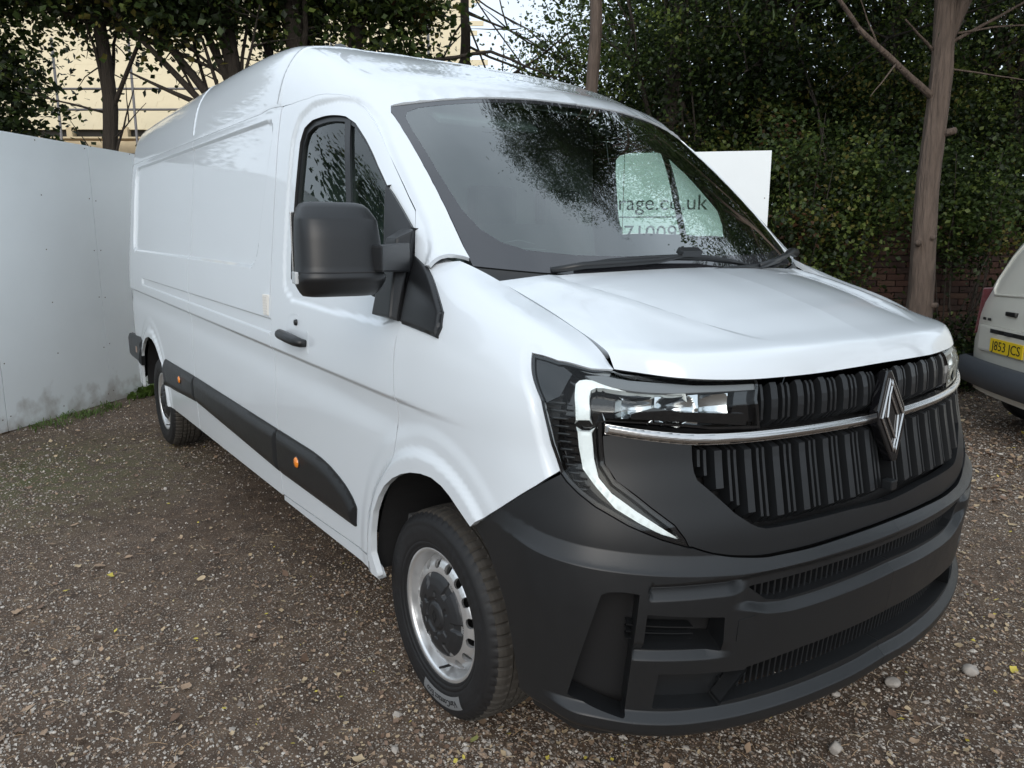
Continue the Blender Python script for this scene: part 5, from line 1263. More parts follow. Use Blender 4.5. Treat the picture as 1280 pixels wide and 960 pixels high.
# pine needles and straw
def needles(name,p,mats,lmin,lmax,w,rng=rg,z0=.004):
    n=len(p); a=rng.random(n)*2*math.pi; l=lmin+(lmax-lmin)*rng.random(n); bend=rng.normal(size=n)*.25
    d=np.stack([np.cos(a),np.sin(a)],1); e=np.stack([-d[:,1],d[:,0]],1); zb=gz(p[:,0],p[:,1])+z0
    V=np.zeros((n,6,3)); h=(rng.random(n)*.010)
    for k,t in enumerate((-.5,0,.5)):
        c=p+d*(l*t)[:,None]+e*(bend*l*(.25-t*t))[:,None]; zz=zb+(h if k==1 else h*rng.random(n))
        V[:,k*2,:2]=c-e*w/2; V[:,k*2+1,:2]=c+e*w/2; V[:,k*2,2]=zz; V[:,k*2+1,2]=zz+w*.4
    F0=np.array([(0,2,3,1),(2,4,5,3)]); Fc=(F0[None]+(np.arange(n)*6)[:,None,None]).reshape(-1,4)
    o=mkobj(name,fastmesh(name,V.reshape(-1,3),Fc,mats,False,np.repeat(rng.integers(0,len(mats),n),2))); o['kind']='stuff'; return o
nm_=[simple('needle_tan',(.42,.28,.16),.8),simple('needle_pale',(.55,.44,.30),.8),simple('needle_brown',(.16,.09,.05),.8)]
p=scatter_pts(15000,1.2,10,.9); cl_=rg.random(len(p))<vnoise(p,2.7,1)**2.2; needles('pine_needles',p[cl_],nm_,.015,.065,.0013)
p=scatter_pts(95000,1.2,13,.85); cl_=rg.random(len(p))<vnoise(p,2.2,5)**1.6*(1-.5*under(p))
DEB=p[cl_]
# fallen leaves
def leafmat(n,c): return simple(n,c,.65,noise=.35,nscale=35)
lm=[leafmat('dead_leaf_tan',(.32,.22,.145)),leafmat('dead_leaf_brown',(.18,.115,.078)),leafmat('dead_leaf_pale',(.42,.32,.20)),leafmat('dead_leaf_dark',(.11,.065,.04)),leafmat('leaf_yellow',(.55,.45,.08))]
LS=np.array([(0,-.5),(.16,-.36),(.34,-.10),(.30,.12),(.16,.30),(0,.5),(-.18,.28),(-.32,.10),(-.30,-.14),(-.15,-.34)])
def leaves(name,p,size,mats,prob,rng=rg,lift=.006):
    n=len(p); m=len(LS); a=rng.random(n)*2*math.pi; V=np.zeros((n,m+1,3)); L0=np.vstack([LS*[.9,1],[(0,0)]])
    curl=.25+.5*rng.random(n); tx=rng.normal(size=n)*.25; ty=rng.normal(size=n)*.25
    x=L0[None,:,0]*(1+.25*rng.normal(size=(n,1)))*(1+.18*rng.normal(size=(n,m+1))); y=L0[None,:,1]*(1+.10*rng.normal(size=(n,m+1)))
    z=(x*x*1.2+y*y*.5)*curl[:,None]+x*tx[:,None]+y*ty[:,None]+.03*rng.normal(size=(n,m+1))
    ca,sa_=np.cos(a)[:,None],np.sin(a)[:,None]; s=size[:,None]
    V[:,:,0]=p[:,0,None]+(x*ca-y*sa_)*s; V[:,:,1]=p[:,1,None]+(x*sa_+y*ca)*s; V[:,:,2]=gz(p[:,0],p[:,1])[:,None]+z*s; V[:,:,2]+=(lift-(z*s).min(1))[:,None]-.004
    F0=np.array([(k,(k+1)%m,m) for k in range(m)]); Fc=(F0[None]+(np.arange(n)*(m+1))[:,None,None]).reshape(-1,3)
    o=mkobj(name,fastmesh(name,V.reshape(-1,3),Fc,mats,True,np.repeat(rng.choice(len(mats),n,p=prob),m))); return o
o=leaves('leaf_crumbs',DEB,.007+.017*rg.random(len(DEB))**2,lm,[.34,.26,.26,.12,.02]); o['kind']='stuff'
p=scatter_pts(9500,1.6,12,.72); p=p[rg.random(len(p))<.25+.75*vnoise(p,1.6,9)]
# far right corner of the yard is thick with litter
s=(p-CAM[:2])@crt; dd=(p-CAM[:2])@cf
keep=rg.random(len(p))<np.clip(.22+.30*(s>0)*(dd>3)+.40*(dd>4.6),0,1); p=p[keep]
o=leaves('leaf_litter',p,.018+.032*rg.random(len(p))**1.5,lm,[.34,.30,.20,.15,.01]); o['kind']='stuff'
q=np.stack([-4.5+7*rg.random(9000),2.6+6.0*rg.random(9000)],1); q=q[((q-CAM[:2])@cf>3.2)&((q-CAM[:2])@crt>.3)]
o=leaves('leaf_litter',q,.020+.035*rg.random(len(q)),lm,[.36,.28,.20,.14,.02]); o['kind']='stuff'
def one_stone(u,label,loc,size,seed,mat):
    r=np.random.default_rng(seed); bm=bmesh.new(); bmesh.ops.create_icosphere(bm,subdivisions=3,radius=1)
    off=r.random(3)*10
    from mathutils import noise as mn
    pl=[(Vector(r.normal(size=3)).normalized(),.62+.25*r.random()) for _ in range(9)]
    for v in bm.verts:
        c=v.co.copy()
        for nn,h in pl:
            d=c.dot(nn)
            if d>h: c-=nn*(d-h)*.85
        c*=1+.06*mn.noise(c*3+Vector(off)); v.co=Vector((c.x*size[0],c.y*size[1],c.z*size[2]))
    bmesh.ops.rotate(bm,verts=bm.verts,matrix=Matrix.Rotation(r.random()*6,3,'Z'))
    me=bm_mesh('stone',bm,[mat],True); o=mkobj('stone',me,loc=(loc[0],loc[1],float(gz(np.array(loc[0]),np.array(loc[1])))+size[2]*.45)); tagp(o,label,'stone','loose stones on the gravel'); return o
ms=simple('stone_pale',(.33,.30,.27),.85,noise=.3,nscale=60,bump=.5,bscale=90)
one_stone(0,'pale flat stone lying nearest to the right end of the bumper',(.80,.425),(.030,.024,.018),3,ms)
one_stone(0,'rounded pale stone beside the small yellow leaf, farthest right',(.93,.72),(.029,.026,.022),5,ms)
one_stone(0,'squarish grey stone closest to the camera at the bottom edge',(.885,-.07),(.021,.024,.024),8,ms)
one_stone(0,'small off-white stone between the bumper and the squarish grey stone',(.72,.20),(.017,.013,.011),11,ms)
one_stone(0,'light grey sharp stone under the far end of the bumper lip',(.52,.95),(.022,.018,.012),14,ms)
one_stone(0,'small white stone lying alone in the open gravel left of the front wheel',(-1.05,-1.93),(.016,.012,.010),17,ms)
def one_leaf(label,xy,size,mat,seed):
    o=leaves('fallen_leaf',np.array([xy],float),np.array([size]),[mat],[1.0],np.random.default_rng(seed)); tagp(o,label,'leaf','single bright fallen leaves')
one_leaf('yellow leaf lying flat beside the rounded pale stone',(1.02,.86),.040,lm[4],1)
one_leaf('bright yellow leaf at the bottom left edge of the gravel',(.10,-2.02),.040,lm[4],2)
one_leaf('pale yellow-green leaf under the front wheel',(.21,-.97),.045,leafmat('leaf_olive',(.36,.36,.12)),3)
one_leaf('tan curled leaf in front of the bumper lip',(.66,-.02),.055,lm[0],4)
# ------------------------------------------------------------------ hoardings
M_board=simple('painted_board_white',(.82,.86,.875),.42,noise=.05,nscale=2.5,bump=.08,bscale=6,coat=.25,coatr=.2); _nt=M_board.node_tree; _b=_nt.nodes['Principled BSDF']; _src=_b.inputs['Base Color'].links[0].from_socket
_g=_nt.nodes.new('ShaderNodeNewGeometry'); _sx_=_nt.nodes.new('ShaderNodeSeparateXYZ'); _nt.links.new(_g.outputs['Position'],_sx_.inputs[0])
_n=_nt.nodes.new('ShaderNodeTexNoise'); _n.inputs['Scale'].default_value=7; _n.inputs['Detail'].default_value=7; _nt.links.new(_g.outputs['Position'],_n.inputs['Vector'])
_ml=_nt.nodes.new('ShaderNodeMath'); _ml.operation='MULTIPLY_ADD'; _ml.inputs[1].default_value=.75; _ml.inputs[2].default_value=-.26; _nt.links.new(_n.outputs['Fac'],_ml.inputs[0])
_lt=_nt.nodes.new('ShaderNodeMath'); _lt.operation='SUBTRACT'; _nt.links.new(_ml.outputs[0],_lt.inputs[0]); _nt.links.new(_sx_.outputs['Z'],_lt.inputs[1])
_mr=_nt.nodes.new('ShaderNodeMapRange'); _mr.inputs['From Min'].default_value=-.10; _mr.inputs['From Max'].default_value=.12; _mr.inputs['To Max'].default_value=.55; _nt.links.new(_lt.outputs[0],_mr.inputs['Value'])
_mx=_nt.nodes.new('ShaderNodeMix'); _mx.data_type='RGBA'; _nt.links.new(_mr.outputs[0],_mx.inputs['Factor']); _nt.links.new(_src,_mx.inputs['A']); _mx.inputs['B'].default_value=(.22,.17,.12,1); _nt.links.new(_mx.outputs['Result'],_b.inputs['Base Color'])
M_tim=simple('post_timber',(.22,.15,.09),.8,noise=.3,nscale=12)
M_scr=simple('screw_rusty',(.10,.07,.055),.7)
def hoarding(name,label,start,direc,lengths,h,facing):
    d=np.array(direc,float); d/=np.linalg.norm(d); nrm_=np.array([-d[1],d[0]])*facing
    ang=math.atan2(d[1],d[0]); root=tagp(empty(name,(start[0],start[1],0),ang),label,'hoarding')
    x=0; r=random.Random(len(label))
    for L_ in lengths:
        z0=.0; bm=bmesh.new(); box_bm(bm,(x+L_/2,0,h/2+.01),(L_-.007,.018,h-.02),Matrix.Rotation(r.uniform(-.0015,.0015),3,'Y'),bev=.0015)
        mkobj('board',bm_mesh('board',bm,[M_board]),root)
        box('post',(x,.06*facing,h/2-.05),(.09,.09,h-.1),M_tim,root)
        for j in range(6):
            for e in (.03,L_-.03):
                pass
        bs=bmesh.new()
        for e in (.04,L_/2,L_-.04):
            for zz in np.arange(.12,h,.46): box_bm(bs,(x+e+r.uniform(-.006,.006),-.0095*facing,zz+r.uniform(-.02,.02)),(.009,.003,.009))
        sc0=mkobj('screw_heads',bm_mesh('screw_heads',bs,[M_scr]),root); sc0['kind']='stuff'
        x+=L_
    return root
# left boards: run from the yard corner past the left of the picture
hl_=hoarding('hoarding','tall white boarded hoarding behind the rear wheel on the left',(-6.99,-.26),(.69,-.72),[1.163,1.22,1.22,1.22,1.22,1.22,1.22,1.22,1.22],2.435,-1)
hr_=hoarding('hoarding','white hoarding board with dark web address seen behind the windscreen',(-6.99,-.26),(.725,.69),[1.22,1.22,1.22,1.22,1.346],2.40,1)
M_ink=simple('sign_ink_dark',(.03,.035,.04),.5)
def board_text(body,x0,x1,z,par,name,size=.18):
    me=text_mesh(body,size,M_ink,.0006); co=np.array([v.co for v in me.vertices]); k=(x1-x0)/(co[:,0].max()-co[:,0].min())
    for v in me.vertices: v.co=Vector((x0+(v.co.x-co[:,0].min())*k,-.0105-v.co.z,z+v.co.y*k))
    return mkobj(name,me,par)
board_text('garage.co.uk',4.655,5.675,1.872,hr_,'web_address')
box('underline',(4.70,-.0105,1.806),(1.38,.002,.010),M_ink,hr_)
board_text('01 871009',4.56,5.396,1.575,hr_,'phone_number') if False else board_text('871009',4.795,5.396,1.585,hr_,'phone_number')
# ------------------------------------------------------------------ brick wall at the back right
WO=np.array([-2.22,7.87]); WD=np.array([.58,.81]);WD/=np.linalg.norm(WD)
wall=tagp(empty('brick_wall',(WO[0],WO[1],0),math.atan2(WD[1],WD[0])),'old dark red brick wall behind the pine trunk','wall')
M_mort=simple('old_mortar',(.036,.030,.026),.95,noise=.3,nscale=20)
M_bk=[simple('brick_red_brown',(.062,.030,.022),.9,noise=.35,nscale=30,bump=.4,bscale=60),simple('brick_dark',(.042,.024,.019),.9,noise=.35,nscale=30,bump=.4,bscale=60),simple('brick_brown',(.075,.042,.029),.9,noise=.35,nscale=30,bump=.4,bscale=60)]
box('wall_core',(0,.13,.97),(16,.20,1.94),M_mort,wall)
def brick_mesh(mat,seed,L_=.213):
    bm=bmesh.new(); r=random.Random(seed); box_bm(bm,(0,0,0),(L_,.05,.064),bev=0)
    for v in bm.verts: v.co+=Vector((r.uniform(-.002,.002),r.uniform(-.003,.003),r.uniform(-.002,.002)))
    return bm_mesh('brick',bm,[mat])
bmes=[brick_mesh(M_bk[k%3],k) for k in range(9)]
cnt=0; SV=[];SF_=[];SM=[]
r=random.Random(5)
for row in range(25):
    z=.04+row*.075
    for k in range(-36,36):
        x=k*.225+(.1125 if row%2 else 0); 
        vis=(-1.75<x<1.35) and z>.55
        if vis and cnt<300:
            o=mkobj('brick',bmes[r.randrange(9)],wall,loc=(x,.018+r.uniform(-.004,.004),z)); cnt+=1
        else:
            dx,dy,dz=.1065,.025,.032; y0=.018+r.uniform(-.004,.004); b0=len(SV)
            SV+=[(x-dx,y0-dy,z-dz),(x+dx,y0-dy,z-dz),(x+dx,y0-dy,z+dz),(x-dx,y0-dy,z+dz),(x-dx,y0+dy,z-dz),(x+dx,y0+dy,z-dz),(x+dx,y0+dy,z+dz),(x-dx,y0+dy,z+dz)]
            m_=r.randrange(3)
            for f in ((0,1,2,3),(3,2,6,7),(1,5,6,2),(0,3,7,4),(0,4,5,1)): SF_.append([b0+i for i in f]); SM.append(m_)
o=mkobj('brickwork',fastmesh('brickwork',SV,np.array(SF_),M_bk,False,SM),wall); o['kind']='stuff'
for k in range(-13,13): box('coping_stone',(k*.6+.3,.12,1.975),(.592,.33,.07),simple('coping_grey',(.10,.09,.08),.9,noise=.3,nscale=15) if k==-13 else MATS['coping_grey'],wall,bev=.01)
# ------------------------------------------------------------------ foliage and trees
def leaf_material(name,c,tr=.45):
    m,nt,b=nmat(name); L=nt.links.new
    b.inputs['Roughness'].default_value=.5; b.inputs['Base Color'].default_value=(*c,1)
    oi=nt.nodes.new('ShaderNodeTexCoord'); n=nt.nodes.new('ShaderNodeTexNoise'); n.inputs['Scale'].default_value=1.3; n.inputs['Detail'].default_value=3; L(oi.outputs['Object'],n.inputs['Vector'])
    mx=nt.nodes.new('ShaderNodeMix'); mx.data_type='RGBA'; mx.inputs['A'].default_value=tuple(x*.55 for x in c)+(1,); mx.inputs['B'].default_value=tuple(x*1.5 for x in c)+(1,)
    L(n.outputs['Fac'],mx.inputs['Factor']); L(mx.outputs['Result'],b.inputs['Base Color'])
    t=nt.nodes.new('ShaderNodeBsdfTranslucent'); L(mx.outputs['Result'],t.inputs['Color']); ms=nt.nodes.new('ShaderNodeMixShader'); ms.inputs[0].default_value=tr
    L(b.outputs[0],ms.inputs[1]); L(t.outputs[0],ms.inputs[2]); L(ms.outputs[0],nt.nodes['Material Output'].inputs[0]); return m
LF=[leaf_material('leaf_dark_green',(.020,.034,.010)),leaf_material('leaf_green',(.056,.090,.022)),leaf_material('leaf_light_green',(.145,.190,.042)),leaf_material('leaf_turning',(.17,.15,.035)),leaf_material('leaf_rust',(.09,.042,.02))]
M_bark=simple('bark_dark',(.045,.036,.028),.95,noise=.4,nscale=18,bump=.8,bscale=30)
M_pine=simple('bark_pine',(.115,.085,.067),.95,noise=.6,nscale=11,bump=1.0,bscale=16)
def stretch(m):
    nt=m.node_tree; tc=[n for n in nt.nodes if n.type=='TEX_COORD'][0]; mp=nt.nodes.new('ShaderNodeMapping'); mp.inputs['Scale'].default_value=(2.6,2.6,.35); nt.links.new(tc.outputs['Object'],mp.inputs['Vector'])
    for n in nt.nodes:
        if n.type=='TEX_NOISE': nt.links.new(mp.outputs['Vector'],n.inputs['Vector'])
        if n.type=='BUMP': n.inputs['Distance'].default_value=.03
stretch(M_pine); stretch(M_bark)
def clump_leaves(name,centres,sig,per,size,mats,prob,parent=None,rng=rg,flat=.7,clumpmat=True,kind=None,needle=False):
    C=np.array(centres); n=len(C)*per; ci=np.repeat(np.arange(len(C)),per)
    sig=np.broadcast_to(np.asarray(sig,float),(len(C),))
    dv=rng.normal(size=(len(C),3))*np.array([1,1,.6]); dv/=np.linalg.norm(dv,axis=1)[:,None]; st_=1.5 if not needle else .6
    P=C[ci]+rng.normal(size=(n,3))*sig[ci][:,None]*np.array([.62,.62,.62*flat])+dv[ci]*(rng.normal(size=n)*sig[ci]*st_*.75)[:,None]
    N=rng.normal(size=(n,3))+np.array([0,0,1.1]); N/=np.linalg.norm(N,axis=1)[:,None]
    A_=rng.normal(size=(n,3)); A_-=N*(A_*N).sum(1)[:,None]; A_/=np.linalg.norm(A_,axis=1)[:,None]; B_=np.cross(N,A_)
    s=size*(.6+.8*rng.random(n)); 
    if needle: w=s*.085; 
    else: w=s*.38
    s=s[:,None];w=w[:,None]
    V=np.stack([P-A_*s*.5,P-A_*s*.05+B_*w+N*s*.06,P+A_*s*.5,P-A_*s*.05-B_*w+N*s*.06],1)
    mi=rng.choice(len(mats),n,p=prob)
    if clumpmat:
        cm=rng.choice(len(mats),len(C),p=prob); k=rng.random(n)<.86; mi=np.where(k,cm[ci],mi)
    o=mkobj(name,fastmesh(name,V.reshape(-1,3),np.arange(n*4).reshape(-1,4),mats,False,mi),parent)
    if kind:o['kind']=kind
    return o
def crown_centres(c,r,n,rng=rg,hollow=.25):
    v=rng.normal(size=(n,3)); v/=np.linalg.norm(v,axis=1)[:,None]; k=hollow+(1-hollow)*rng.random(n)**.6
    return np.array(c)+v*k[:,None]*np.array(r)
def limb(p0,p1,r0,r1,rng,wob=.08,n=7):
    p0=np.array(p0,float);p1=np.array(p1,float); t=np.linspace(0,1,n)[:,None]; L_=np.linalg.norm(p1-p0)
    w=rng.normal(size=(n,3)); w[1:-1]=.25*w[:-2]+.5*w[1:-1]+.25*w[2:]; w=w*wob*L_*np.sin(np.pi*t)*.38; return (p0*(1-t)+p1*t+w,np.linspace(r0,r1,n),7)
def tree(name,label,base,top,r0,crowns,bark,leafset,prob,size=.075,sig=.42,per=60,nlimb=7,seed=1,lean=None,group=None,rtop=.35,needle=False,cat='tree',limbs=(),flat=.7):
    rng=np.random.default_rng(seed); root=tagp(empty(name,tuple(base)),label,cat,group); b=np.array(base,float)
    tp=np.array(top,float); n=14; t=np.linspace(0,1,n)[:,None]; pts=(tp-b)*t; pts[1:-1]+=rng.normal(size=(n-2,3))*np.array([.03,.03,0])
    rad=r0*(1-(1-rtop)*t[:,0]); rad[0]*=1.35; rad[1]*=1.06
    nn=max(30,int(np.linalg.norm(tp-b)/.09)); tt=np.linspace(0,1,nn)**1.15; ptsF=np.stack([np.interp(tt,t[:,0],pts[:,i]) for i in range(3)],1); ptsF[1:-1]+=rng.normal(size=(nn-2,3))*.002; radF=np.interp(tt,t[:,0],rad)
    for _ in range(4): radF[1:-1]=.25*radF[:-2]+.5*radF[1:-1]+.25*radF[2:]; ptsF[1:-1]=.25*ptsF[:-2]+.5*ptsF[1:-1]+.25*ptsF[2:]
    o=tubes_obj('trunk',[(ptsF,radF,40)],bark,root); me_=o.data; co=np.zeros(len(me_.vertices)*3); me_.vertices.foreach_get('co',co); co=co.reshape(-1,3)
    kk=np.arange(len(co))%40; rr_=np.arange(len(co))//40; fur=(rng.normal(size=40)*.030)[kk]+np.sin(kk*1.9+rr_*.11)*.015+rng.normal(size=len(co))*.010+.05*np.exp(-((rr_%17-8)/1.3)**2)*(.5+.5*np.sin(kk*.9+rr_)); ctr=ptsF[np.minimum(rr_,nn-1)]; co=ctr+(co-ctr)*(1+fur[:,None]); me_.vertices.foreach_set('co',co.ravel()); me_.update()
    lst=[]
    for k,(c,r,m) in enumerate(crowns):
        c=np.array(c,float)-b
        for j in range(nlimb):
            tt=rng.uniform(.35,.98); s=tp*0+(tp-b)*tt; e=c+rng.normal(size=3)*np.array(r)*.45
            l=limb(s,e,r0*.34*(1.2-tt),r0*.06,rng); lst.append(l)
            for q in range(4):
                i=rng.integers(2,6); s2=l[0][i]; e2=s2+rng.normal(size=3)*np.array(r)*.33; lst.append(limb(s2,e2,r0*.09,r0*.022,rng,.12,5))
    for (a,e,ra,rb) in limbs: lst.append(limb(np.array(a)-b,np.array(e)-b,ra,rb,rng,.028,9))
    if lst: tubes_obj('branches',lst,bark,root)['kind']='stuff'
    cen=np.vstack([crown_centres(np.array(c)-b,r,m,rng) for c,r,m in crowns]) if crowns else None
    if cen is not None: clump_leaves('crown',cen,sig*(.6+.8*rng.random(len(cen))),per,size,leafset,prob,root,rng,flat=flat,needle=needle)
    return root
def W3(u,v,d):
    """world point straight ahead at forward distance d, u right and v up, in metres (yard frame at the camera's standing point)"""
    return (CAM[0]+cf[0]*d+crt[0]*u,CAM[1]+cf[1]*d+crt[1]*u,v)
stdp=[.40,.38,.17,.04,.01]
# right foreground pine
pl=W3(4.00,0,7.45)
pine=tree('pine_tree','tall pine with a thick pinkish brown trunk rising behind the van nose',pl,W3(4.10,13.5,7.7),.112,[(W3(4.0,10.6,7.4),(2.7,2.6,3.4),260),(W3(3.0,8.2,7.6),(1.6,1.6,1.5),70),(W3(4.1,5.6,7.6),(1.6,1.4,1.0),60),(W3(4.4,4.55,7.3),(1.7,1.0,.55),26),(W3(2.9,4.5,7.2),(.9,.9,.45),12)],M_pine,[LF[0],LF[1]],[.6,.4],size=.13,sig=.40,per=170,nlimb=10,seed=11,rtop=.30,needle=True,
  limbs=[(W3(4.03,2.88,7.52),W3(3.05,3.45,7.15),.036,.022),(W3(3.07,3.44,7.16),W3(2.35,4.15,6.9),.022,.008),(W3(3.5,3.17,7.3),W3(3.2,2.85,7.1),.009,.003),(W3(3.3,3.30,7.25),W3(3.0,3.75,7.1),.009,.003),(W3(4.03,3.3,7.6),W3(3.55,3.55,7.3),.018,.007),(W3(4.05,3.38,7.6),W3(4.9,3.85,7.2),.020,.007),(W3(4.06,3.35,7.58),W3(4.42,4.6,7.4),.070,.050),(W3(4.04,3.2,7.55),W3(4.7,3.0,7.2),.010,.004),(W3(4.05,3.5,7.6),W3(5.0,3.5,7.1),.012,.004)])
stb=[(4.01,.95,.17,.03),(4.0,1.55,-.14,.03),(4.02,2.58,.16,.035),(4.0,1.6,.05,.028)]
pr=np.array(pl)
tubes_obj('branch_stub',[(np.array([W3(a,z,7.5),W3(a+s*.55,z+.01,7.42),W3(a+s*.75,z+.02,7.36)])-pr,[r_*1.3,r_,r_*.85],10) for a,z,s,r_ in stb],M_pine,pine)['kind']='stuff'
tree('pine_tree','slender pine trunk seen above the middle of the van roof',W3(.94,0,9.2),W3(.95,13,9.3),.080,[(W3(1.0,10.5,9.2),(2.0,2.0,2.5),50)],M_pine,[LF[0],LF[1]],[.6,.4],size=.13,sig=.40,per=120,nlimb=8,seed=12,rtop=.45,needle=True)
# broadleaf trees beyond the wall and boards
def bt(label,u,d,h,cr,seed,prob=stdp,size=.052,sig=.30,per=150,r0=.16,name='broadleaf_tree',**k):
    return tree(name,label,W3(u,0,d),W3(u+.3,h*.8,d),r0,[(W3(a,z,dd),r,m) for a,z,dd,r,m in cr],M_bark,LF,prob,size=size,sig=sig,per=per,seed=seed,**k)
bt('dark green tree filling the gap just right of the slender pine',2.0,10.8,8,[(1.9,4.2,10.8,(1.3,1.5,1.7),110),(2.4,7.0,10.8,(1.8,1.8,1.9),70),(2.6,2.0,10.6,(1.1,1.0,1.2),60)],21)
bt('dense tree directly above the blank end of the white hoarding',3.4,11.2,9,[(3.5,3.2,11.0,(1.5,1.5,1.7),150),(3.8,6.4,11.3,(2.0,2.0,2.2),110),(3.0,9.4,11,(2.2,2.0,2.2),60)],22,[.36,.38,.20,.05,.01],size=.066,per=110)
bt('leafy tree immediately left of the thick pine trunk',5.0,11.0,9,[(4.9,3.0,10.6,(1.4,1.4,1.7),150),(5.0,6.0,11.2,(2.0,2.0,2.2),120),(5.2,9.3,10.6,(2.3,2.0,2.4),70)],23,[.38,.38,.18,.05,.01])
bt('broad tree right of the thick pine trunk',6.9,11.0,9,[(6.8,3.1,10.4,(1.6,1.4,1.8),150),(7.2,6.2,11,(2.2,2.0,2.2),110),(7.4,9.6,10.6,(2.4,2.0,2.4),70)],24,[.42,.36,.15,.06,.01])
bt('tall tree at the right edge behind the parked car-derived van',9.2,11.5,9,[(9.2,3.2,11.3,(1.9,1.5,2.2),130),(9.6,6.8,11.8,(2.4,2,2.4),90)],25)
bt('tall spreading tree beside the right edge of the picture',8.8,8.6,10,[(8.8,7.8,8.6,(2.3,2.3,2.6),120)],29)
bt('bushy tree with twigs against the bright gap in the sky',-1.0,12.5,7,[(-1.4,3.3,12.4,(1.1,1.1,1.0),60),(.9,3.8,12.0,(.9,1.0,1.1),60),(.3,2.6,12.3,(1.4,1.0,.8),60)],26,[.25,.38,.30,.06,.01],nlimb=9)
bt('farther dark tree closing the view high on the right',4.5,15.0,12,[(3.5,7,15,(3,2,4),150),(7.5,7,15,(3.2,2,4.2),160),(11,7,15,(3,2,4),110)],27,[.55,.35,.08,.02,.0],size=.12,sig=.75,per=120,r0=.22)
bt('farther dark tree low on the right behind the brick wall',5.5,13.2,6,[(3.0,3,13.2,(2,1,2.6),90),(6.0,3,13.2,(2.2,1,2.6),110),(9,3,13.2,(2.2,1,2.6),100)],28,[.6,.3,.08,.02,.0],size=.12,sig=.65,per=120)
# ivy and bushes against the wall
def bush(label,cs,seed,prob,size=.06,sig=.22,per=60,name='bush',n=30):
    rng=np.random.default_rng(seed); base=np.array(W3(cs[0][0],0,cs[0][2])); root=tagp(empty(name,tuple(base)),label,'bush')
    cen=[];st=[]
    for a,z,d,r in cs:
        c=np.array(W3(a,z,d))-base; cen.append(crown_centres(c,r,n,rng,.1))
        for j in range(6): st.append(limb((rng.normal()*.08,rng.normal()*.08,0),c+rng.normal(size=3)*np.array(r)*.5,.012,.003,rng,.1,6))
    tubes_obj('stems',st,M_bark,root)['kind']='stuff'
    clump_leaves('foliage',np.vstack(cen),sig,per,size,LF,prob,root,rng,flat=.8); return root
bush('leafy ivy bush hanging over the wall between the pine trunk and the small white van',[(5.05,1.75,8.6,(.42,.3,.40)),(5.0,2.3,8.8,(.6,.35,.4))],41,[.30,.45,.20,.04,.01],size=.052,n=24,per=120)
bush('low dark shrub at the wall foot beside the small van tail lamp',[(5.35,.45,8.1,(.45,.3,.30)),(4.95,.25,8.2,(.35,.3,.22)),(5.7,.6,8.4,(.3,.3,.3))],42,[.45,.40,.12,.02,.01],size=.052,n=26,per=80)
bush('yellow-green bush between the hoarding end and the pine trunk',[(3.55,1.5,8.6,(.50,.4,.50)),(3.9,1.95,8.7,(.6,.4,.45)),(3.2,2.2,8.9,(.5,.4,.5)),(3.9,2.3,8.6,(.5,.4,.35))],43,[.28,.38,.24,.08,.02],size=.052,n=34,per=80)
bush('rust-tinged bush touching the hoarding end',[(2.98,1.75,8.2,(.22,.25,.22)),(3.0,1.15,8.2,(.28,.25,.35)),(3.05,2.5,8.5,(.35,.3,.45))],44,[.30,.38,.20,.05,.07],size=.05,n=22,per=80)
bush('dark ivy hanging over the wall top right behind the small white van',[(6.2,2.1,9.0,(.6,.3,.4)),(6.9,2.2,9.0,(.7,.3,.5)),(7.6,1.7,9.0,(.6,.3,.6))],45,[.4,.4,.16,.03,.01],size=.052,n=30,per=84)
bush('dark undergrowth along the foot of the wall left of the pine',[(2.7,.5,9.0,(.5,.3,.5)),(3.5,.30,8.9,(.35,.3,.25)),(4.5,.45,8.8,(.25,.25,.25))],46,[.6,.3,.07,.02,.01],size=.052,n=30,per=80)
# left group
M_b2=M_bark
def lt(label,u,d,h,r0,cr,seed,limbs=(),prob=[.55,.32,.10,.03,0],per=60,sig=.34,size=.09,nl=7):
    tree('broadleaf_tree',label,W3(u,0,d),W3(u-.05,h,d),r0,[(W3(a,z,dd),r,m) for a,z,dd,r,m in cr],M_bark,LF,prob,size=size,sig=sig,per=per,seed=seed,limbs=[(W3(*a),W3(*b),ra,rb) for a,b,ra,rb in limbs],nlimb=nl)
lt('upright dark trunk standing alone in front of the pale building',-5.62,11.0,9,.125,[(-5.75,5.25,10.9,(1.5,1.1,.72),210),(-5.2,6.6,11.2,(1.6,1.4,1.0),70)],51,[((-5.65,4.6,11),(-4.0,3.85,10.7),.06,.02),((-5.65,4.5,11),(-7.4,4.9,10.5),.05,.02),((-5.6,2.7,11),(-5.15,3.6,10.8),.02,.006),((-5.5,3.0,10.9),(-4.9,3.4,10.6),.012,.004),((-5.3,3.2,10.9),(-5.2,3.8,10.7),.010,.003),((-5.7,3.35,11),(-6.6,3.55,10.6),.018,.006),((-6.2,3.45,10.8),(-6.9,3.8,10.6),.010,.003),((-5.72,2.6,10.9),(-6.0,3.2,10.7),.012,.004)])
lt('fan of dark leaning stems rising behind the van roof on the left',-3.75,10.8,7,.13,[(-4.3,5.3,10.7,(1.1,1.0,.75),150),(-3.5,5.1,10.6,(.8,.9,.70),70),(-4.5,4.55,10.6,(.6,.5,.35),40)],52,[((-3.8,3.1,10.8),(-5.2,5.0,10.6),.07,.03),((-3.7,2.9,10.8),(-5.9,5.3,10.4),.055,.02),((-3.7,3.4,10.8),(-4.2,6.2,10.8),.10,.06),((-4.0,3.3,10.7),(-5.0,3.75,10.4),.045,.012),((-3.8,3.6,10.8),(-4.6,5.6,10.7),.06,.03)])
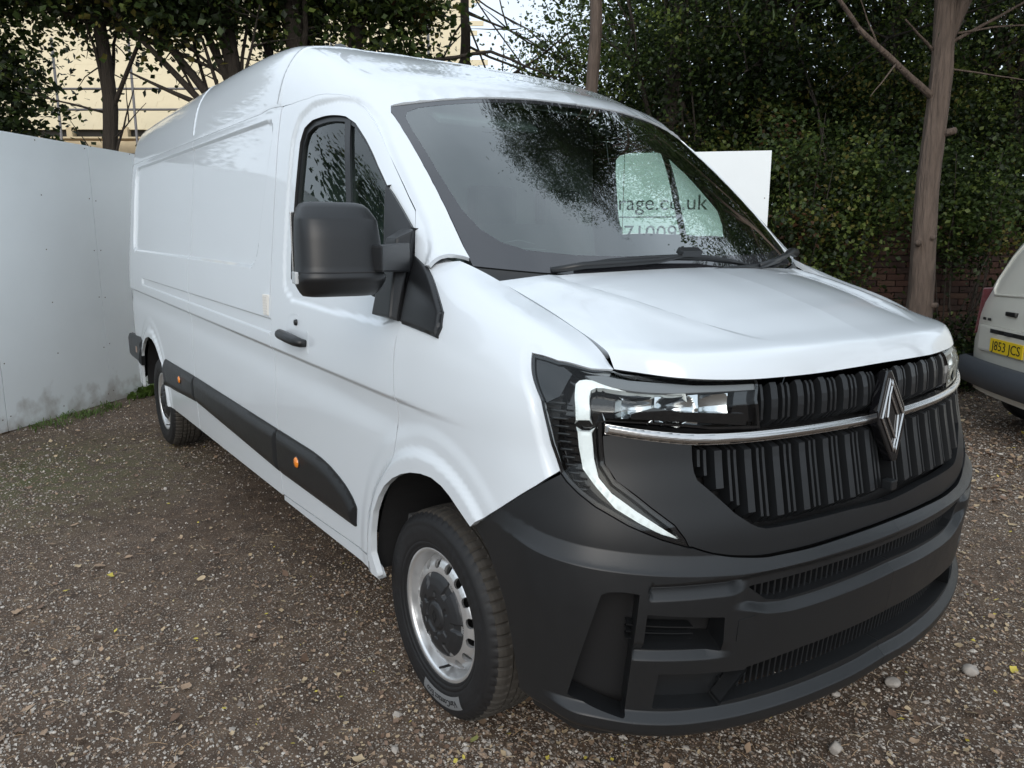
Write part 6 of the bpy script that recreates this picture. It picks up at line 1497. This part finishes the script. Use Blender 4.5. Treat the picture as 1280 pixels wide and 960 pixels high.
lt('thick dark trunk behind the front corner of the roof',-2.93,11.0,9,.20,[(-2.8,5.6,11,(1.1,1.0,.85),120),(-3.1,4.75,11.5,(.7,.7,.45),40)],53,prob=[.45,.36,.15,.03,.01])
lt('dark trunk behind the roof aerial with leafy branches over the sky gap',-2.15,11.3,9,.15,[(-1.9,5.75,11.3,(1.1,1.0,.8),110),(-1.6,4.85,11.3,(.8,.8,.40),60),(-1.75,4.0,11.6,(.85,.6,.32),50)],54,[((-2.2,3.95,11.2),(-.3,4.15,11.0),.045,.022),((-.3,4.15,11.0),(.6,3.75,10.8),.022,.010)],prob=[.28,.40,.26,.05,.01],sig=.28)
lt('dark leafy tree overhanging the left end of the hoarding',-8.6,11.5,7,.15,[(-7.35,3.5,10.9,(.62,.8,1.0),110),(-8.2,4.2,11.2,(1.0,1.1,2.0),130),(-7.2,5.25,10.6,(1.2,1.0,.80),140)],55,prob=[.55,.30,.10,.04,.01],sig=.30)
lt('second trunk between the leaning stems and the thick trunk',-3.4,11.4,8,.09,[(-3.4,6.2,11.4,(1.2,1.0,.8),70)],56,prob=[.5,.34,.12,.03,.01])
# twiggy bush in front of the building
# trees beyond the boards, left of the picture, and behind the camera: they shade the yard and show in the paint
for lab,u,d,h,r_,k in (('tree beyond the boards left of the picture',-11.0,5.5,6.5,2.2,0),('tree at the far left beyond the boards',-12.5,2.0,6.5,2.4,1),('tree beyond the right edge of the yard',11.5,5.5,10,2.6,5),('tree right of the camera at the yard edge',11.0,0.5,9,2.6,6)):
    tree('broadleaf_tree',lab,W3(u,0,d),W3(u,h*.8,d),.18,[(W3(u,h*.62,d),(r_,r_,h*.36),150)],M_bark,LF,[.42,.38,.15,.04,.01],size=.16,sig=.55,per=40,seed=70+k,nlimb=5)
# ------------------------------------------------------------------ pale building with scaffold far left
bl=tagp(empty('building',W3(-13,0,25),math.atan2(-cf[1]*0+crt[1],crt[0])),'pale yellow roof slope of a building under repair seen between the left trees','building')
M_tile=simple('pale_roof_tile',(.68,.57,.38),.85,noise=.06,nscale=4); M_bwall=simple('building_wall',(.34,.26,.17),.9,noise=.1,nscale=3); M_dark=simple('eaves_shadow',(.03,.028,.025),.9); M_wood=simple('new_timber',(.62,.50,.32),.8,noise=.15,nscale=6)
box('wall',(0,1.2,2.35),(22,2.0,4.7),M_bwall,bl)
box('fascia',(0,.05,4.62),(22.4,.10,.42),M_wood,bl)
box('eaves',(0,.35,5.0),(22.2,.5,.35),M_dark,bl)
for k in range(9): box('rafter_end',(-8+k*1.75,.02,5.02),(.18,.30,.34),M_wood,bl)
nr=30
for k in range(nr):
    z=5.22+k*.20; y=.05+k*.17
    bm=bmesh.new(); r=random.Random(k); x=-11.2+r.uniform(-.3,0)
    while x<11.2:
        w=r.choice([.33,.33,.66,1.0]); box_bm(bm,(x+w/2,y,z+r.uniform(-.006,.006)),(w-.004,.018,.262),Matrix.Rotation(math.radians(-39),3,'X')); x+=w
    o=mkobj('tile_course',bm_mesh('tile_course',bm,[M_tile]),bl); o['kind']='stuff'
sc_=tagp(empty('scaffolding',W3(-13,0,24),math.atan2(crt[1],crt[0])),'scaffold poles and rails standing in front of the pale roof','scaffolding')
M_sc=simple('scaffold_steel',(.16,.15,.15),.5,metal=.5,noise=.3,nscale=8)
for x in (-3.4,-.75,1.55,4.6,7.6,10.5): tubes_obj('upright',[(np.array([(x,0,0),(x-.02,0,7.6 if x<8 else 8.6)]),.04,8)],M_sc,sc_)
for z in (5.55,6.15): tubes_obj('rail',[(np.array([(-6,.05,z),(11.5,.05,z+.05)]),.035,8)],M_sc,sc_)
box('walk_board',(2.0,.3,4.75),(16,.6,.05),M_wood,sc_)
sc2=tagp(empty('scaffold_tower',W3(.35-2.9,0,22),math.atan2(crt[1],crt[0])),'thin scaffold uprights far off in the bright gap above the van roof','scaffolding')
for x in (.0,.28): tubes_obj('upright',[(np.array([(x,0,0),(x,0,6.05)]),.035,6)],M_sc,sc2)
tubes_obj('rail',[(np.array([(-2.0,0,5.55),(.3,0,5.6)]),.02,6)],M_sc,sc2)
# ------------------------------------------------------------------ small white van, tail end only in view
PV=np.array([-.549,4.56]); LV=np.array([math.cos(math.radians(136.5)),math.sin(math.radians(136.5))]); FV=np.array([.688,.725])
sv=tagp(empty('small_van',(PV[0],PV[1],0),math.atan2(FV[1],FV[0])),'smaller white van with a yellow rear plate parked at the right edge','van')
# local: x forward, y left (far side, towards the wall), z up
def svx(z): return float(np.interp(z,[.30,.55,.70,.95,1.05,1.25,1.45,1.62,1.74,1.82,1.86],[.03,.015,.01,.03,.05,.12,.20,.29,.40,.56,.85]))
def svw(z): return float(np.interp(z,[.30,.60,.95,1.05,1.30,1.55,1.70,1.80,1.86],[.83,.86,.86,.85,.80,.73,.66,.55,.30]))
M_pv=simple('off_white_paint',(.64,.62,.55),.35,coat=.8,coatr=.06,noise=.06,nscale=4); 
zs=[.30,.45,.60,.72,.84,.95,1.05,1.15,1.25,1.35,1.45,1.54,1.62,1.69,1.74,1.79,1.82,1.845,1.86]
V=[];Fc=[]
def secv(z):
    w=svw(z)*.88;x0=svx(z);o=[]
    for y in np.linspace(0,1,9)[:-1]: o.append((x0+.05*y**3*1.0,w*y*.93,z))
    for k in range(6):
        a=k/5*math.pi/2; o.append((x0+.05+.10*(1-math.cos(a)),w*.93+ (w*.07)*math.sin(a),z))
    for x in (.6,1.2,2.0,2.9,3.3): o.append((x,w,z))
    fx=float(np.interp(z,[.3,.7,1.0,1.1,1.85],[4.0,4.1,4.05,3.6,2.6])); o.append((max(fx,2.6),w*.8,z)); o.append((max(fx,2.6)+.1,0,z)); return o
rowsv=[secv(z) for z in zs]; n=len(rowsv[0])
for r_ in rowsv: V+=r_
for i in range(len(zs)-1):
    for k in range(n-1): Fc.append((i*n+k,(i+1)*n+k,(i+1)*n+k+1,i*n+k+1))
N0=len(V); V+= [(x,-y,z) for x,y,z in V]; Fc+=[tuple(j+N0 for j in f[::-1]) for f in Fc]
V.append((1.7,0,1.87)); Fc+=[]
tops=[(len(zs)-1)*n+k for k in range(n)]; Fc.append(tuple(tops+[t+N0 for t in tops[::-1]][1:-1])[::-1])
bm=bmesh.new(); vv=[bm.verts.new(v) for v in V]; 
for f in Fc:
    try: bm.faces.new([vv[i] for i in f])
    except Exception: pass
bmesh.ops.remove_doubles(bm,verts=bm.verts,dist=1e-4); bmesh.ops.recalc_face_normals(bm,faces=bm.faces)
body=mkobj('body',bm_mesh('body',bm,[M_pv],True),sv)
# tailgate pressing: frame bead round the blanked window
def tg(y,z,off=0): return (svx(z)+.05*abs(y/(svw(z)*.88)/.93)**3-off,y,z)
bead=[(-.58,1.16),(.50,1.13),(.58,1.17),(.60,1.25),(.54,1.45),(.46,1.60),(.40,1.66),(.30,1.68),(-.3,1.68)]
bp_=np.array([tg(y,z,.004) for y,z in resample(bead,.05,False)])
tubes_obj('window_blank_bead',[(bp_,.011,8)],M_pv,sv)
box('tailgate_recess',(svx(.78)-.004,0,.775),(.03,1.02,.22),M_pv,sv,bev=.02)
pb=box('plate_recess_shadow',(svx(.83)-.018,0.0,.845),(.012,.62,.035),M_plas,sv,bev=.004)
for yy in (.22,-.0): box('plate_lamp',(svx(.83)-.026,yy,.845),(.012,.10,.03),M_black,sv,bev=.004)
plate=box('number_plate',(svx(.72)-.022,0,.735),(.010,.52,.111),simple('plate_yellow',(.80,.56,.02),.35),sv,bev=.003)
me=text_mesh('J853 JCS',.095,M_black,.0006); co=np.array([v.co for v in me.vertices]); k=.455/(co[:,0].max()-co[:,0].min()); cx=(co[:,0].max()+co[:,0].min())/2
for v in me.vertices: v.co=Vector((svx(.72)-.0285-v.co.z,-(v.co.x-cx)*k,.700+v.co.y*1.12))
mkobj('plate_lettering',me,plate)
box('tailgate_handle',(svx(1.02)-.012,0.06,1.00),(.03,.16,.035),M_plas,sv,bev=.01)
for k in range(5):
    if k!=2: box('badge_letter',(svx(.92)-.003,.50-k*.028,.93),(.006,.017,.022),M_plas,sv)
M_tl=simple('tail_lamp_red',(.085,.008,.009),.12,coat=1)
hexa('tail_lamp',[(.045,.70,.78),(.12,.775,.78),(.13,.770,1.18),(.075,.69,1.18),(.10,.64,.80),(.20,.74,.80),(.22,.735,1.19),(.15,.63,1.19)],M_tl,sv,.012)
bmr=[]
for z,xo,wo_ in ((.36,-.02,.67),(.38,-.08,.715),(.48,-.10,.735),(.585,-.095,.735),(.60,-.05,.715)):
    o_=[]
    for t in np.linspace(-1,1,25):
        y=wo_*np.sign(t)*min(1,abs(t)*1.12)*1.0; x=xo+.05*abs(t)**2+ (0.42*max(0,(abs(t)-.89)/.11)**1.5); o_.append((x,y,z))
    bmr.append(o_)
V=[p for r_ in bmr for p in r_]; Fc=[(i*25+k,i*25+k+1,(i+1)*25+k+1,(i+1)*25+k) for i in range(4) for k in range(24)]
ob_=mkobj('rear_bumper',mesh('rear_bumper',V,Fc,[simple('bumper_blue_grey',(.055,.062,.072),.5,noise=.1,nscale=20)],True),sv)
for x in (.62,3.3):
    for s in (1,-1):
        w_=empty('wheel',(x,s*.70,.29)); w_.parent=sv
        lathe('tyre',[(.17,.07),(.20,.085),(.26,.088),(.285,.07),(.29,.04),(.29,-.04),(.285,-.07),(.26,-.085),(.17,-.07)],M_rubber,40,w_); lathe('rim',[(0,.03),(.12,.035),(.165,.02),(.175,.07)],M_silver,40,w_)
box('van_underside',(2.0,0,.34),(3.3,1.5,.12),M_black,sv)
# ------------------------------------------------------------------ weeds and grass at the foot of the boards
def tuft(label,xy,n,hgt,seed,leafy=False,name='grass_tuft'):
    rng=np.random.default_rng(seed); V=[];Fc=[]
    for k in range(n):
        b=np.array(xy)+rng.normal(size=2)*(.05 if not leafy else .035)*np.array([1.2,1.2])*(1 if n<70 else 2.2); a=rng.random()*6.28; l=hgt*(.5+.8*rng.random()); d=np.array([math.cos(a),math.sin(a)]); w=.0035 if not leafy else .012; e=np.array([-d[1],d[0]])*w; i=len(V)
        for t,wk in ((0,1),(.35,1.1 if not leafy else 1.8),(.7,.8 if not leafy else 1.5)):
            c=b+d*l*.75*t**1.6; z=l*(t-.25*t*t); V+=[(c[0]-e[0]*wk,c[1]-e[1]*wk,z),(c[0]+e[0]*wk,c[1]+e[1]*wk,z)]
        c=b+d*l*.75; V.append((c[0],c[1],l*.70)); Fc+=[(i,i+1,i+3,i+2),(i+2,i+3,i+5,i+4),(i+4,i+5,i+6)]
    return V,Fc
M_gr=leaf_material('grass_green',(.09,.15,.03),.3)
V=[];Fc=[]
rng=np.random.default_rng(5)
DL=np.array([.69,-.72]);DL/=np.linalg.norm(DL)
for k in range(16):
    s=2.35-.9*rng.random()**1.3 if k<13 else 1.35; xy=np.array([-6.99,-.26])+DL*s+np.array([.72,.69])*(.05+.16*rng.random()); v,f=tuft('',xy,26,.05+.05*rng.random(),90+k); o=len(V); V+=v; Fc+=[tuple(i+o for i in q) for q in f]
o=mkobj('grass',mesh('grass',V,Fc,[M_gr]),None); o['kind']='stuff'
for k,(s,lab) in enumerate(((.72,'broad-leaved weed growing at the foot of the boards nearest the rear wheel'),(.93,'small broad-leaved weed at the boards just left of the larger weed'))):
    xy=np.array([-6.99,-.26])+DL*s+np.array([.72,.69])*.10; v,f=tuft('',xy,26 if k==0 else 14,.17 if k==0 else .12,140+k,True)
    o=mkobj('weed',mesh('weed',v,f,[M_gr])); tagp(o,lab,'weed')
